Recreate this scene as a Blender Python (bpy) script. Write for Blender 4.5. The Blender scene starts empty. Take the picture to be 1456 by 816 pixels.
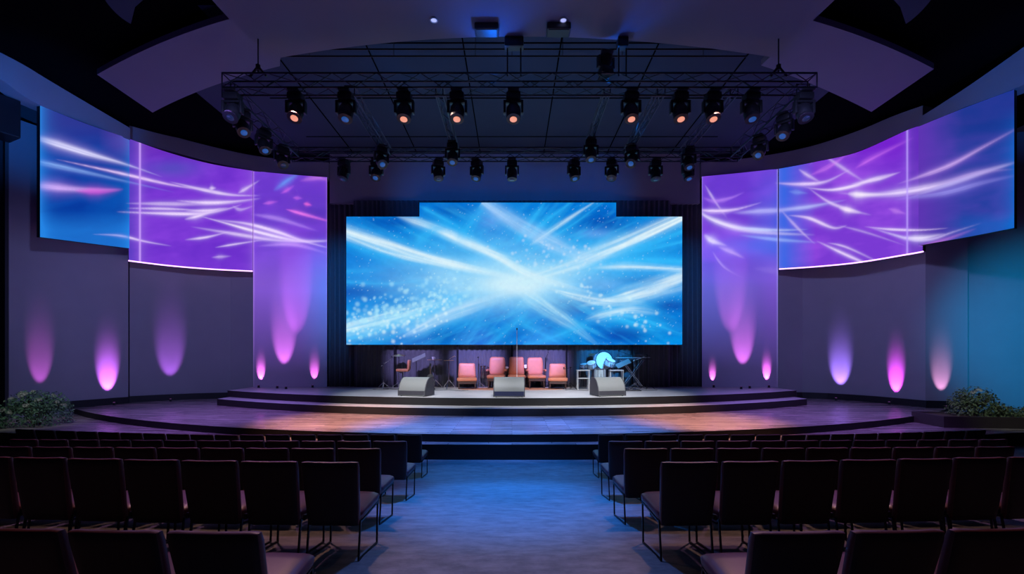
import bpy, bmesh, math, random
import numpy as np
from mathutils import Vector, Matrix, Euler
random.seed(7)
rng = np.random.default_rng(11)
PI = math.pi
SC = bpy.context.scene
COL = SC.collection
R = math.radians

# ---------------------------------------------------------------- camera
FPX, HOR, EYE = 650.0, 505.0, 1.88          # focal length in px of a 1456x816 frame, horizon row, eye height
cam_d = bpy.data.cameras.new('camera')
cam = bpy.data.objects.new('camera', cam_d); COL.objects.link(cam)
cam.location = (0, 0, EYE); cam.rotation_euler = (PI/2, 0, 0)
cam_d.sensor_width = 36; cam_d.lens = 36*FPX/1456
cam_d.shift_y = (HOR-408)/1456
cam_d.clip_end = 200; cam_d.clip_start = 0.05
SC.camera = cam

def P(px, py, y):                            # point at depth y seen in pixel (px, py)
    return Vector(((px-728)/FPX*y, y, EYE+(HOR-py)/FPX*y))
def PX(px, y): return (px-728)/FPX*y
def PZ(py, y): return EYE+(HOR-py)/FPX*y

# ---------------------------------------------------------------- view, world
SC.view_settings.view_transform = 'Standard'
SC.view_settings.look = 'None'
SC.view_settings.exposure = 0.0
SC.view_settings.gamma = 1.0
SC.view_settings.use_curve_mapping = False
W = bpy.data.worlds.new('world'); SC.world = W; W.use_nodes = True
W.node_tree.nodes['Background'].inputs[0].default_value = (0.35, 0.32, 1.0, 1)
W.node_tree.nodes['Background'].inputs[1].default_value = 0.009
try:
    SC.cycles.max_bounces = 6; SC.cycles.diffuse_bounces = 3; SC.cycles.glossy_bounces = 3
    SC.cycles.sample_clamp_indirect = 2.0; SC.cycles.use_denoising = True
except Exception: pass

# levels
Z_FLOOR, Z_TREAD, Z_PLAT, Z_STEP, Z_STAGE = EYE-2.6, EYE-2.22, EYE-2.02, EYE-1.765, EYE-1.495
def floor_z(y):
    if y < 4.3: return 0.0
    if y > 9.8: return Z_FLOOR
    return Z_FLOOR*(y-4.3)/5.5

# ---------------------------------------------------------------- lights
def spot(name, loc, target, energy, color, angle=40, blend=0.5, size=0.05, parent=None):
    d = bpy.data.lights.new(name, 'SPOT'); d.energy = energy; d.color = color
    d.spot_size = R(angle); d.spot_blend = blend; d.shadow_soft_size = size
    o = bpy.data.objects.new(name, d); COL.objects.link(o)
    o.location = loc
    o.rotation_euler = (Vector(target)-Vector(loc)).to_track_quat('-Z', 'Y').to_euler()
    return o
def area(name, loc, target, energy, color, sx, sy):
    d = bpy.data.lights.new(name, 'AREA'); d.energy = energy; d.color = color
    d.shape = 'RECTANGLE'; d.size = sx; d.size_y = sy
    o = bpy.data.objects.new(name, d); COL.objects.link(o); o.location = loc
    o.rotation_euler = (Vector(target)-Vector(loc)).to_track_quat('-Z', 'Y').to_euler()
    return o
BLUE = (0.02, 0.22, 1.0); CYAN = (0.0, 0.45, 0.9); WARM = (1.0, 0.72, 0.5); WHITE = (0.9, 0.92, 1.0); MAG = (0.75, 0.10, 1.0); VIO = (0.32, 0.16, 1.0)
# stage wash from the front truss
for x, tx, e in ((-4.9, -4.3, 2900), (-2.6, -2.4, 3400), (0.75, 0.6, 3600), (2.7, 2.6, 3400), (4.9, 4.4, 2900)):
    spot('stage_wash_light', (x, 11.5, 8.0), (tx, 17.6, Z_STAGE), e, WHITE, 34, 0.8, 0.12)
for x, tx in ((-1.6, -1.4), (1.6, 1.3)):
    spot('chair_wash_light', (x, 11.55, 8.25), (tx, 20.5, Z_STAGE+0.75), 2600, (1.0, 0.60, 0.50), 16, 0.7, 0.12)
for x, c, e in ((-4.6, (0.45, 0.38, 1.0), 9000), (-1.6, (0.36, 0.33, 1.0), 16000), (1.4, (0.36, 0.33, 1.0), 16000), (4.3, (0.02, 0.36, 1.0), 15000)):
    spot('drape_wash_light', (x, 11.5, 7.95), (x*1.02, 22.0, 1.3), e, c, 15, 0.8, 0.12)
spot('added_drum_white_light', (3.4, 11.5, 7.95), (4.1, 20.7, Z_STAGE+1.1), 1900, (0.8, 0.88, 1.0), 9, 0.8, 0.1)  # added spot to brighten the drum kit
# warm pools on the low platform, blue pools in the centre
spot('platform_warm_light', (-5.6, 11.55, 8.25), (-5.4, 14.1, Z_PLAT), 9500, (1.0, 0.46, 0.36), 36, 1.0, 0.2)
spot('platform_warm_light', (5.3, 11.55, 8.25), (5.9, 14.1, Z_PLAT), 9500, (1.0, 0.46, 0.36), 36, 1.0, 0.2)
for x in (-2.4, 0, 2.4):
    spot('platform_blue_light', (x, 11.4, 8.25), (x*1.1, 13.2, Z_PLAT), 9500, (0.12, 0.26, 1.0), 32, 1.0, 0.2)
for s_ in (-1, 1):
    spot('added_platform_violet_light', (s_*7.2, 11.4, 8.25), (s_*10.2, 15.5, Z_PLAT), 4500, (0.42, 0.22, 1.0), 50, 1.0, 0.25)  # violet wash added over the platform sides
# aisle
spot('aisle_blue_light', (0, 9.0, 8.6), (0, 6.9, -0.4), 9000, BLUE, 34, 1.0, 0.2)
spot('aisle_blue_light', (0, 10.0, 8.6), (0, 10.0, -0.6), 5000, BLUE, 36, 1.0, 0.2)
spot('aisle_blue_light', (0, 6.0, 9.2), (0, 3.0, 0), 1900, (0.10, 0.26, 1.0), 34, 1.0, 0.2)
for s_ in (-1, 1):
    spot('added_warm_fill_light', (s_*4.2, 8.2, 9.3), (s_*2.8, 3.9, 0.0), 900, (1.0, 0.55, 0.42), 50, 1.0, 0.25)  # unseen warm fill added over the seating
    spot('added_mauve_rim_light', (s_*6.5, 11.1, 9.7), (s_*6.0, 6.3, -0.2), 1100, (0.85, 0.40, 0.80), 62, 1.0, 0.25)  # unseen lamp added to rim the chair tops in mauve
    spot('added_shrub_light', (s_*11.5, 9.5, 8.6), (s_*15.3, 14.5, 0.2), 1300, (0.75, 0.85, 0.8), 20, 1.0, 0.2)  # unseen spot added to lift the shrubs out of the dark
# washes on walls and ceiling clouds
spot('bulkhead_blue_light', (-9.5, 9.0, 5.5), (-16.2, 15.5, 10.3), 2600, BLUE, 34, 1.0, 0.2)
spot('bulkhead_blue_light', (10.5, 8.0, 5.5), (15.6, 13.6, 10.2), 1300, BLUE, 34, 1.0, 0.2)
spot('side_cyan_light', (11.0, 8.0, 4.6), (19.6, 16.4, 2.6), 5500, (0.0, 0.36, 0.80), 42, 1.0, 0.2)
spot('cloud_blue_light', (-0.5, 12.3, 9.25), (-0.6, 10.9, 10.1), 90, (0.0, 0.14, 1.0), 120, 1.0, 0.1)
spot('cloud_blue_light', (2.6, 12.3, 9.25), (2.5, 10.9, 10.1), 90, (0.0, 0.14, 1.0), 120, 1.0, 0.1)
for x in (-4.0, 0.0, 4.0):
    spot('header_blue_light', (x, 16.5, 8.5), (x*0.9, 21.7, 9.3), 300, (0.0, 0.20, 1.0), 60, 1.0, 0.2)
    spot('ceiling_blue_light', (x, 14.3, 8.7), (x, 14.6, 11.3), 45, (0.0, 0.28, 1.0), 120, 1.0, 0.2)
spot('drape_blue_light', (-6.6, 15.6, 7.6), (-8.2, 21.9, 5.0), 1500, (0.0, 0.25, 0.9), 50, 1.0, 0.1)
spot('drape_blue_light', (6.8, 15.6, 7.6), (8.4, 21.9, 5.0), 900, (0.0, 0.25, 0.9), 50, 1.0, 0.1)
for s_ in (-1, 1):
    area('added_cloud_violet_light', (s_*10.5, 11.0, 4.2), (s_*10.8, 14.6, 10.7), 40, (0.22, 0.14, 1.0), 3.0, 1.0)  # unseen area lamp added to wash the side clouds violet
    spot('added_wall_violet_light', (s_*5.0, 7.5, 8.6), (s_*14.2, 19.5, 3.2), 2300, (0.33, 0.37, 1.0), 54, 1.0, 0.4)  # unseen fill added in place of screen glow on the walls

# ---------------------------------------------------------------- materials
def mat(name, color, rough=0.6, metal=0.0, noise=0.0, nscale=8.0, bump=0.0, spec=0.5, emit=None, estr=0.0, sheen=0.0):
    m = bpy.data.materials.new(name); m.use_nodes = True
    nt = m.node_tree; b = nt.nodes['Principled BSDF']
    b.inputs['Base Color'].default_value = (*color, 1)
    b.inputs['Roughness'].default_value = rough; b.inputs['Metallic'].default_value = metal
    b.inputs['Specular IOR Level'].default_value = spec
    if sheen: b.inputs['Sheen Weight'].default_value = sheen
    if emit:
        b.inputs['Emission Color'].default_value = (*emit, 1); b.inputs['Emission Strength'].default_value = estr
    tc = nt.nodes.new('ShaderNodeTexCoord')
    n = nt.nodes.new('ShaderNodeTexNoise'); n.inputs['Scale'].default_value = nscale; n.inputs['Detail'].default_value = 4
    nt.links.new(tc.outputs['Object'], n.inputs['Vector'])
    if noise > 0:
        mx = nt.nodes.new('ShaderNodeMix'); mx.data_type = 'RGBA'
        mx.inputs[6].default_value = (*[max(0, c*(1-noise)) for c in color], 1)
        mx.inputs[7].default_value = (*[min(1, c*(1+noise)) for c in color], 1)
        nt.links.new(n.outputs['Fac'], mx.inputs[0]); nt.links.new(mx.outputs[2], b.inputs['Base Color'])
    if bump > 0:
        bp = nt.nodes.new('ShaderNodeBump'); bp.inputs['Strength'].default_value = bump; bp.inputs['Distance'].default_value = 0.02
        nt.links.new(n.outputs['Fac'], bp.inputs['Height']); nt.links.new(bp.outputs['Normal'], b.inputs['Normal'])
    return m
def wood_mat():
    m = mat('platform_planks', (0.42, 0.34, 0.33), 0.24)
    nt = m.node_tree; b = nt.nodes['Principled BSDF']; L = nt.links.new
    tc = nt.nodes.new('ShaderNodeTexCoord')
    br = nt.nodes.new('ShaderNodeTexBrick'); br.inputs['Scale'].default_value = 1.0
    br.inputs['Brick Width'].default_value = 1.6; br.inputs['Row Height'].default_value = 0.16
    br.inputs['Mortar Size'].default_value = 0.006; br.offset = 0.37
    br.inputs['Color1'].default_value = (0.42, 0.35, 0.34, 1); br.inputs['Color2'].default_value = (0.24, 0.19, 0.19, 1)
    br.inputs['Mortar'].default_value = (0.05, 0.04, 0.04, 1)
    L(tc.outputs['Object'], br.inputs['Vector'])
    mp = nt.nodes.new('ShaderNodeMapping'); mp.inputs['Scale'].default_value = (0.8, 14, 1)
    L(tc.outputs['Object'], mp.inputs['Vector'])
    n = nt.nodes.new('ShaderNodeTexNoise'); n.inputs['Scale'].default_value = 2.0; n.inputs['Detail'].default_value = 6
    L(mp.outputs['Vector'], n.inputs['Vector'])
    mx = nt.nodes.new('ShaderNodeMix'); mx.data_type = 'RGBA'; mx.blend_type = 'MULTIPLY'; mx.inputs[0].default_value = 0.8
    cr = nt.nodes.new('ShaderNodeValToRGB'); cr.color_ramp.elements[0].position = 0.3; cr.color_ramp.elements[0].color = (0.45, 0.45, 0.45, 1)
    cr.color_ramp.elements[1].position = 0.65; cr.color_ramp.elements[1].color = (1.3, 1.3, 1.3, 1)
    L(n.outputs['Fac'], cr.inputs[0]); L(br.outputs['Color'], mx.inputs[6]); L(cr.outputs[0], mx.inputs[7])
    L(mx.outputs[2], b.inputs['Base Color'])
    bp = nt.nodes.new('ShaderNodeBump'); bp.inputs['Strength'].default_value = 0.25; bp.inputs['Distance'].default_value = 0.01
    L(n.outputs['Fac'], bp.inputs['Height']); L(bp.outputs['Normal'], b.inputs['Normal'])
    return m
def carpet_mat():
    m = mat('hall_floor_concrete', (0.2, 0.19, 0.19), 0.62)
    nt = m.node_tree; b = nt.nodes['Principled BSDF']; L = nt.links.new
    tc = nt.nodes.new('ShaderNodeTexCoord')
    n = nt.nodes.new('ShaderNodeTexNoise'); n.inputs['Scale'].default_value = 3.5; n.inputs['Detail'].default_value = 9; n.inputs['Roughness'].default_value = 0.7
    mp = nt.nodes.new('ShaderNodeMapping'); mp.inputs['Scale'].default_value = (1, 2.2, 1)
    L(tc.outputs['Object'], mp.inputs['Vector']); L(mp.outputs['Vector'], n.inputs['Vector'])
    cr = nt.nodes.new('ShaderNodeValToRGB')
    cr.color_ramp.elements[0].position = 0.35; cr.color_ramp.elements[0].color = (0.13, 0.12, 0.12, 1)
    cr.color_ramp.elements[1].position = 0.68; cr.color_ramp.elements[1].color = (0.27, 0.25, 0.24, 1)
    L(n.outputs['Fac'], cr.inputs[0]); L(cr.outputs[0], b.inputs['Base Color'])
    bp = nt.nodes.new('ShaderNodeBump'); bp.inputs['Strength'].default_value = 0.2; bp.inputs['Distance'].default_value = 0.01
    L(n.outputs['Fac'], bp.inputs['Height']); L(bp.outputs['Normal'], b.inputs['Normal'])
    return m
M = dict(
    wall=mat('wall_plaster', (0.36, 0.34, 0.38), 0.75, noise=0.06, nscale=1.5, bump=0.05),
    cloud=mat('ceiling_cloud_plaster', (0.21, 0.19, 0.25), 0.8, noise=0.05, nscale=1.0),
    dark_ceiling=mat('dark_ceiling_paint', (0.0035, 0.0035, 0.005), 0.95, noise=0.2, nscale=0.8, spec=0.0),
    stage_ceiling=mat('stage_ceiling_paint', (0.03, 0.045, 0.075), 0.85, noise=0.15, nscale=0.6),
    black=mat('black_trim_paint', (0.012, 0.012, 0.014), 0.55, noise=0.2),
    riser=mat('black_riser_carpet', (0.009, 0.008, 0.009), 0.8, noise=0.3, nscale=30),
    stage_top=mat('grey_stage_deck', (0.5, 0.48, 0.48), 0.42, noise=0.1, nscale=2.5),
    wood=wood_mat(), floor=carpet_mat(),
    drape=mat('black_drape_velvet', (0.09, 0.09, 0.11), 0.85, noise=0.15, sheen=0.4),
    leather=mat('maroon_seat_leather', (0.11, 0.032, 0.040), 0.40, noise=0.25, nscale=6, bump=0.08),
    leather_back=mat('dark_maroon_back_fabric', (0.018, 0.010, 0.014), 0.6, noise=0.2, nscale=20, bump=0.05),
    steel_dark=mat('dark_steel', (0.02, 0.02, 0.025), 0.35, 0.8, noise=0.1),
    truss=mat('dark_aluminium_truss', (0.045, 0.045, 0.065), 0.38, 0.85, noise=0.1),
    fixture=mat('black_fixture_plastic', (0.014, 0.014, 0.018), 0.42, noise=0.2),
    chrome=mat('chrome', (0.75, 0.75, 0.78), 0.18, 1.0, noise=0.05),
    stage_leather=mat('salmon_armchair_leather', (0.55, 0.19, 0.11), 0.5, noise=0.15, nscale=5, bump=0.1),
    brown=mat('dark_chair_base', (0.06, 0.03, 0.03), 0.5, noise=0.2),
    grey_mon=mat('grey_speaker_grille', (0.20, 0.21, 0.20), 0.55, noise=0.12, nscale=60),
    mon_side=mat('dark_shadow_box', (0.045, 0.045, 0.055), 0.55, noise=0.1),
    mon_blue=mat('black_blue_speaker_front', (0.02, 0.025, 0.07), 0.5, noise=0.1),
    pale_drum=mat('pale_blue_drum_wrap', (0.55, 0.70, 0.80), 0.25, noise=0.15, nscale=12),
    drumhead=mat('white_drum_head', (0.85, 0.85, 0.85), 0.4, noise=0.05),
    cymbal=mat('bronze_cymbal', (0.75, 0.48, 0.28), 0.3, 0.9, noise=0.15, nscale=20),
    wood_small=mat('tan_wood', (0.42, 0.24, 0.15), 0.45, noise=0.2, nscale=12),
    rug=mat('rust_rug', (0.40, 0.18, 0.12), 0.9, noise=0.35, nscale=14, bump=0.3),
    leaf=mat('dark_green_leaf', (0.07, 0.15, 0.085), 0.5, noise=0.4, nscale=9),
    leaf2=mat('olive_green_leaf', (0.11, 0.15, 0.06), 0.5, noise=0.4, nscale=9),
    flower=mat('cream_flower_and_highlight', (0.55, 0.55, 0.48), 0.7, noise=0.1),
    stem=mat('brown_stem', (0.08, 0.05, 0.03), 0.8, noise=0.2),
    planter=mat('dark_brown_planter', (0.05, 0.035, 0.035), 0.6, noise=0.2, nscale=5),
    white=mat('white_paint', (0.8, 0.8, 0.8), 0.4, noise=0.03),
    key_black=mat('black_keys', (0.01, 0.01, 0.01), 0.3, noise=0.1),
    lamp_warm=mat('lit_warm_lens', (0.8, 0.5, 0.35), 0.2, emit=(1.0, 0.36, 0.22), estr=0.85),
    lamp_blue=mat('lit_blue_lens', (0.02, 0.05, 0.12), 0.2, emit=(0.03, 0.18, 0.7), estr=0.35),
    lamp_off=mat('dark_glass_lens', (0.02, 0.03, 0.06), 0.08, emit=(0.05, 0.10, 0.35), estr=0.1),  # unlit lens, with a faint blue glow painted in as emission
    lamp_mag=mat('lit_magenta_lens', (0.4, 0.1, 0.5), 0.2, emit=(0.9, 0.3, 1.0), estr=0.3),
    downlight=mat('lit_downlight', (0.8, 0.8, 0.9), 0.3, emit=(0.45, 0.5, 1.0), estr=0.9),
    edge_light=mat('lit_lilac_edge', (0.8, 0.6, 1.0), 0.3, emit=(0.80, 0.42, 1.0), estr=2.2),
)
def display_mat(name, attr_only=True):
    m = bpy.data.materials.new(name); m.use_nodes = True; nt = m.node_tree
    b = nt.nodes['Principled BSDF']; L = nt.links.new
    b.inputs['Base Color'].default_value = (0.01, 0.01, 0.015, 1); b.inputs['Roughness'].default_value = 0.6; b.inputs['Specular IOR Level'].default_value = 0.08
    a = nt.nodes.new('ShaderNodeAttribute'); a.attribute_name = 'picture'
    L(a.outputs['Color'], b.inputs['Emission Color']); b.inputs['Emission Strength'].default_value = 1.0
    return m
M['display'] = display_mat('led_display')
M['panel'] = display_mat('painted_projection_panel'); _b = M['panel'].node_tree.nodes['Principled BSDF']  # column surface: projected light painted in as emission
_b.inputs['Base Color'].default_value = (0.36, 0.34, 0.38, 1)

# ---------------------------------------------------------------- mesh helpers
def link(name, me, m, parent=None):
    o = bpy.data.objects.new(name, me); COL.objects.link(o)
    if m is not None:
        for k in (m if isinstance(m, (list, tuple)) else [m]): me.materials.append(k)
    if parent is not None: o.parent = parent
    return o
def obj(name, bm, m, parent=None, smooth=False, fix=True):
    if fix and len(bm.faces): bmesh.ops.recalc_face_normals(bm, faces=bm.faces)
    me = bpy.data.meshes.new(name); bm.to_mesh(me); bm.free()
    if smooth:
        me.polygons.foreach_set('use_smooth', [True]*len(me.polygons))
        try: me.set_sharp_from_angle(angle=R(40))
        except Exception: pass
    return link(name, me, m, parent)
def thing(name, label, cat, loc=(0, 0, 0), rz=0.0, group=None, rx=0.0):
    o = bpy.data.objects.new(name, None); COL.objects.link(o); o.empty_display_size = 0.1
    o.location = loc; o.rotation_euler = (rx, 0, rz); o['label'] = label; o['category'] = cat
    if group: o['group'] = group
    return o
def tag(o, label, cat, group=None, kind=None):
    o['label'] = label; o['category'] = cat
    if group: o['group'] = group
    if kind: o['kind'] = kind
    return o
def struct(name, bm, m, label=None, smooth=False, cat=None):
    o = obj(name, bm, m, None, smooth); o['kind'] = 'structure'
    if label: o['label'] = label
    if cat: o['category'] = cat
    return o
def box(bm, x0, x1, y0, y1, z0, z1, bevel=0.0):
    r = bmesh.ops.create_cube(bm, size=1.0)
    vs = r['verts']
    bmesh.ops.scale(bm, vec=(x1-x0, y1-y0, z1-z0), verts=vs)
    bmesh.ops.translate(bm, vec=((x0+x1)/2, (y0+y1)/2, (z0+z1)/2), verts=vs)
    if bevel > 0:
        es = list({e for v in vs for e in v.link_edges})
        bmesh.ops.bevel(bm, geom=es, offset=bevel, segments=2, affect='EDGES', profile=0.6)
    return vs
def tube(bm, p0, p1, r, seg=8, r1=None):
    p0 = Vector(p0); p1 = Vector(p1); d = p1-p0
    if d.length < 1e-6: return
    res = bmesh.ops.create_cone(bm, cap_ends=True, segments=seg, radius1=r, radius2=r if r1 is None else r1, depth=d.length)
    mt = Matrix.Translation((p0+p1)/2) @ d.to_track_quat('Z', 'Y').to_matrix().to_4x4()
    bmesh.ops.transform(bm, matrix=mt, verts=res['verts'])
    return res['verts']
def pipe(bm, pts, r, seg=8):
    for a, b in zip(pts[:-1], pts[1:]): tube(bm, a, b, r, seg)
def lathe(bm, prof, seg=20, mt=None, caps=True):
    rings = []
    for r, z in prof:
        ring = []
        for k in range(seg):
            a = 2*PI*k/seg
            p = Vector((max(r, 1e-4)*math.cos(a), max(r, 1e-4)*math.sin(a), z))
            if mt is not None: p = mt @ p
            ring.append(bm.verts.new(p))
        rings.append(ring)
    for a, b in zip(rings[:-1], rings[1:]):
        for k in range(seg):
            bm.faces.new((a[k], a[(k+1) % seg], b[(k+1) % seg], b[k]))
    if caps: bm.faces.new(rings[0][::-1]); bm.faces.new(rings[-1])
    else:
        for k in range(seg): bm.faces.new((rings[-1][k], rings[-1][(k+1) % seg], rings[0][(k+1) % seg], rings[0][k]))
def rbox(bm, sx, sy, sz, rad, n=6, fn=None):       # rounded, deformable cushion centred on origin
    r = bmesh.ops.create_cube(bm, size=2.0)
    bmesh.ops.subdivide_edges(bm, edges=list({e for v in r['verts'] for e in v.link_edges}), cuts=n, use_grid_fill=True)
    h = Vector((sx/2, sy/2, sz/2))
    for v in bm.verts:
        c = v.co
        q = Vector([math.copysign(abs(k)**0.6, k) for k in c])
        p = Vector((q.x*h.x, q.y*h.y, q.z*h.z))
        inner = Vector([max(-h[i]+rad, min(h[i]-rad, p[i])) for i in range(3)])
        d = p-inner
        if d.length > 1e-9: p = inner + d.normalized()*min(rad, d.length if (abs(c.x) < .99 and abs(c.y) < .99 and abs(c.z) < .99) else rad)
        v.co = fn(p) if fn else p
def prism(bm, pts, z0, z1):                        # extruded polygon (x, y)
    a = [bm.verts.new((p[0], p[1], z0)) for p in pts]; b = [bm.verts.new((p[0], p[1], z1)) for p in pts]
    bm.faces.new(a[::-1]); bm.faces.new(b)
    for i in range(len(pts)):
        j = (i+1) % len(pts); bm.faces.new((a[i], a[j], b[j], b[i]))
def strip(bm, pts, th=0.2, inward=(0, 10), off=0.0):        # wall ribbon through (x, y, zb, zt), thickened away from the room centre
    n = len(pts); F = []; B = []
    for i, (x, y, zb, zt) in enumerate(pts):
        a = Vector(pts[max(0, i-1)][:2]); b = Vector(pts[min(n-1, i+1)][:2]); t = (b-a).normalized()
        nn = Vector((-t.y, t.x))
        if nn.dot(Vector(inward)-Vector((x, y))) > 0: nn = -nn
        x += nn.x*off; y += nn.y*off
        F.append((bm.verts.new((x, y, zb)), bm.verts.new((x, y, zt))))
        B.append((bm.verts.new((x+nn.x*th, y+nn.y*th, zb)), bm.verts.new((x+nn.x*th, y+nn.y*th, zt))))
    for i in range(n-1):
        f0, f1, b0, b1 = F[i], F[i+1], B[i], B[i+1]
        bm.faces.new((f0[0], f1[0], f1[1], f0[1])); bm.faces.new((b0[0], b0[1], b1[1], b1[0]))
        bm.faces.new((f0[1], f1[1], b1[1], b0[1])); bm.faces.new((f0[0], b0[0], b1[0], f1[0]))
    bm.faces.new((F[0][0], F[0][1], B[0][1], B[0][0])); bm.faces.new((F[-1][0], B[-1][0], B[-1][1], F[-1][1]))
def smooth_pts(keys, n):                           # catmull-rom through key tuples
    out = []; m = len(keys)
    K = np.array(keys, float)
    for s in np.linspace(0, m-1, n):
        i = min(int(s), m-2); t = s-i
        p0 = K[max(i-1, 0)]; p1 = K[i]; p2 = K[i+1]; p3 = K[min(i+2, m-1)]
        out.append(tuple(0.5*((2*p1)+(-p0+p2)*t+(2*p0-5*p1+4*p2-p3)*t*t+(-p0+3*p1-3*p2+p3)*t**3)))
    return out
B = bmesh.new

# ---------------------------------------------------------------- floor, platform, stage
bm = B()
ys = [-3.0, 0.0, 2.0, 4.1, 4.3, 4.5, 5.5, 7.0, 8.5, 9.6, 9.8, 10.0, 12, 17.5]
zz = lambda y: floor_z(y)
g = [[bm.verts.new((x, y, zz(y))) for x in (-21, -10, 0, 10, 21)] for y in ys]
for a, b in zip(g[:-1], g[1:]):
    for k in range(4): bm.faces.new((a[k], a[k+1], b[k+1], b[k]))
struct('floor', bm, M['floor'], 'grey mottled hall floor sloping down to the stage')

def arc_front(y0, rad, xmax, n=60):                # concave-to-room arc edge, centre of the circle behind the stage
    return [(x, y0+rad-math.sqrt(rad*rad-x*x)) for x in np.linspace(-xmax, xmax, n)]
def deck(name, front, back_y, z0, z1, mtop, mside, label, lip=0.0):
    bm = B(); prism(bm, front+[(front[-1][0], back_y), (front[0][0], back_y)], z0, z1)
    bmesh.ops.recalc_face_normals(bm, faces=bm.faces)
    for f in bm.faces: f.material_index = 0 if f.normal.z > 0.9 else 1
    o = struct(name, bm, [mtop, mside], label)
    return o
deck('stage_tread', [(x, 11.35+x*x/120) for x in np.linspace(-19.5, 19.5, 60)], 22.3, Z_FLOOR-0.05, Z_TREAD, M['wood'], M['riser'], 'lowest dark step running along the front of the wide low platform')
deck('stage_platform', arc_front(11.65, 27, 17.4), 22.35, Z_TREAD-0.05, Z_PLAT, M['wood'], M['riser'], 'wide low curved platform of glossy grey planks')
deck('stage_step', arc_front(15.1, 22.6, 11.95), 22.1, Z_PLAT-0.05, Z_STEP, M['stage_top'], M['riser'], 'single curved step up to the stage')
deck('stage_deck', arc_front(15.93, 22.6, 12.1), 22.6, Z_STEP-0.05, Z_STAGE, M['stage_top'], M['riser'], 'upper curved stage deck under the large screen')

# ---------------------------------------------------------------- walls
H9 = 11.45
def wl(px, y): return (PX(px, y), y)
A_L = [(-17.5, 15.9), (-16.9, 17.5), (-16.2, 19.3)]
B_L = smooth_pts([(-16.35, 19.55), (-15.5, 20.4), (-14.5, 21.1), (-13.3, 21.6)], 14)
C_L = [(-13.3, 21.6), (PX(359, 21.6), 21.75)]
COLM_L = [(PX(358, 21.45), 21.45), (PX(466, 21.7), 21.7)]
COLM_R = [(PX(998, 21.7), 21.7), (PX(1107, 21.45), 21.45)]
C_R = [(PX(1106, 21.6), 21.75), (PX(1141, 21.7), 21.7)]
B_R = smooth_pts([(PX(1141, 21.7), 21.7), (PX(1180, 21.1), 21.1), (PX(1240, 19.7), 19.7), (PX(1316, 17.7), 17.7)], 14)
A_R = [(PX(1316, 17.7), 17.7), (PX(1376, 17.3), 17.3)]
D_R = [(PX(1376, 17.5), 17.5), (19.4, 16.9), (21.0, 15.6)]
def wall(name, pts, z0, z1, label, th=0.25, m='wall'):
    bm = B(); strip(bm, [(x, y, z0, z1) for x, y in pts], th); return struct(name, bm, M[m], label, smooth=len(pts) > 3)
wall('wall_left', A_L, Z_TREAD-0.03, 10.2, 'tall left side wall panel behind the flowering shrub')
wall('wall_left_niche', B_L, Z_PLAT, 10.4, 'recessed curved wall under the violet left screen')
wall('wall_left_return', C_L, Z_PLAT, 10.4, 'narrow pale wall beside the left lit column', m='wall')
wall('wall_left_outer', [(-21, 14), (-20.5, 16.9), (-17.6, 17.2)], Z_TREAD, H9, 'dark outer wall beyond the left edge', m='drape')
wall('wall_left_side', [(-21, -3), (-21, 14)], -1.0, H9, 'long dark left wall of the hall', m='dark_ceiling')
wall('wall_right_return', C_R, Z_PLAT, 10.4, 'narrow pale wall beside the right lit column')
wall('wall_right_niche', B_R, Z_PLAT, 10.4, 'recessed curved wall under the violet right screen')
wall('wall_right', A_R, Z_TREAD, 10.2, 'narrow right wall panel washed cyan')
wall('wall_right_outer', D_R, Z_TREAD, 10.2, 'cyan lit far right wall behind the planter')
wall('wall_right_side', [(21, -3), (21, 15.6)], -1.0, H9, 'long dark right wall of the hall', m='dark_ceiling')
wall('wall_back', [(-13.5, 22.7), (13.9, 22.7)], Z_PLAT, H9, 'rear wall behind the stage drapes', m='stage_ceiling')
def base(name, pts, off, z0):
    bm = B(); strip(bm, [(x, y, z0, z0+0.27) for x, y in pts], 0.06)
    bmesh.ops.translate(bm, vec=off, verts=bm.verts); struct(name, bm, M['black'], 'black skirting along the wall')
base('baseboard_left', A_L, (0.09, -0.05, 0), Z_PLAT); base('baseboard_left_niche', B_L+C_L[1:], (0.04, -0.09, 0), Z_PLAT)
base('baseboard_right', A_R, (0, -0.07, 0), Z_PLAT); base('baseboard_right_niche', C_R[:1]+B_R, (-0.06, -0.09, 0), Z_PLAT)
# upper fascias above the screens and the header above the drapes
def px_strip(name, keys, th, m, n=24, label=None, parent=None):   # keys: (px, y, py_bottom, py_top)
    K = smooth_pts(keys, n)
    bm = B(); strip(bm, [(PX(a, y), y, PZ(b, y), PZ(t, y)) for a, y, b, t in K], th)
    if parent is None: return struct(name, bm, M[m], label, smooth=True)
    return obj(name, bm, M[m], parent, smooth=True)
px_strip('trim_1', [(184, 19.05, 200, 174), (240, 19.95, 214, 192), (300, 20.65, 230, 208), (360, 21.2, 243, 221), (420, 21.5, 249, 228), (467, 21.6, 253, 231)], 0.5, 'wall', label='curved fascia above the left violet screen and lit column')
px_strip('trim_2', [(997, 21.6, 251, 231), (1045, 21.5, 247, 227), (1106, 21.2, 240, 218), (1160, 20.25, 231, 206), (1220, 18.95, 215, 186), (1270, 17.9, 195, 165), (1312, 16.95, 180, 150)], 0.5, 'wall', label='curved fascia above the right violet screen and lit column')
px_strip('trim_3', [(-60, 13.6, 80, 25), (0, 14.45, 112, 68), (58, 15.6, 150, 107), (185, 18.6, 199, 182)], 0.6, 'wall', label='blue lit slanting bulkhead above the far left screen')
px_strip('trim_4', [(1306, 16.45, 180, 168), (1370, 15.1, 153, 127), (1440, 13.95, 127, 78), (1530, 12.6, 85, 12)], 0.6, 'wall', label='blue lit slanting bulkhead above the far right screen')
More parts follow.
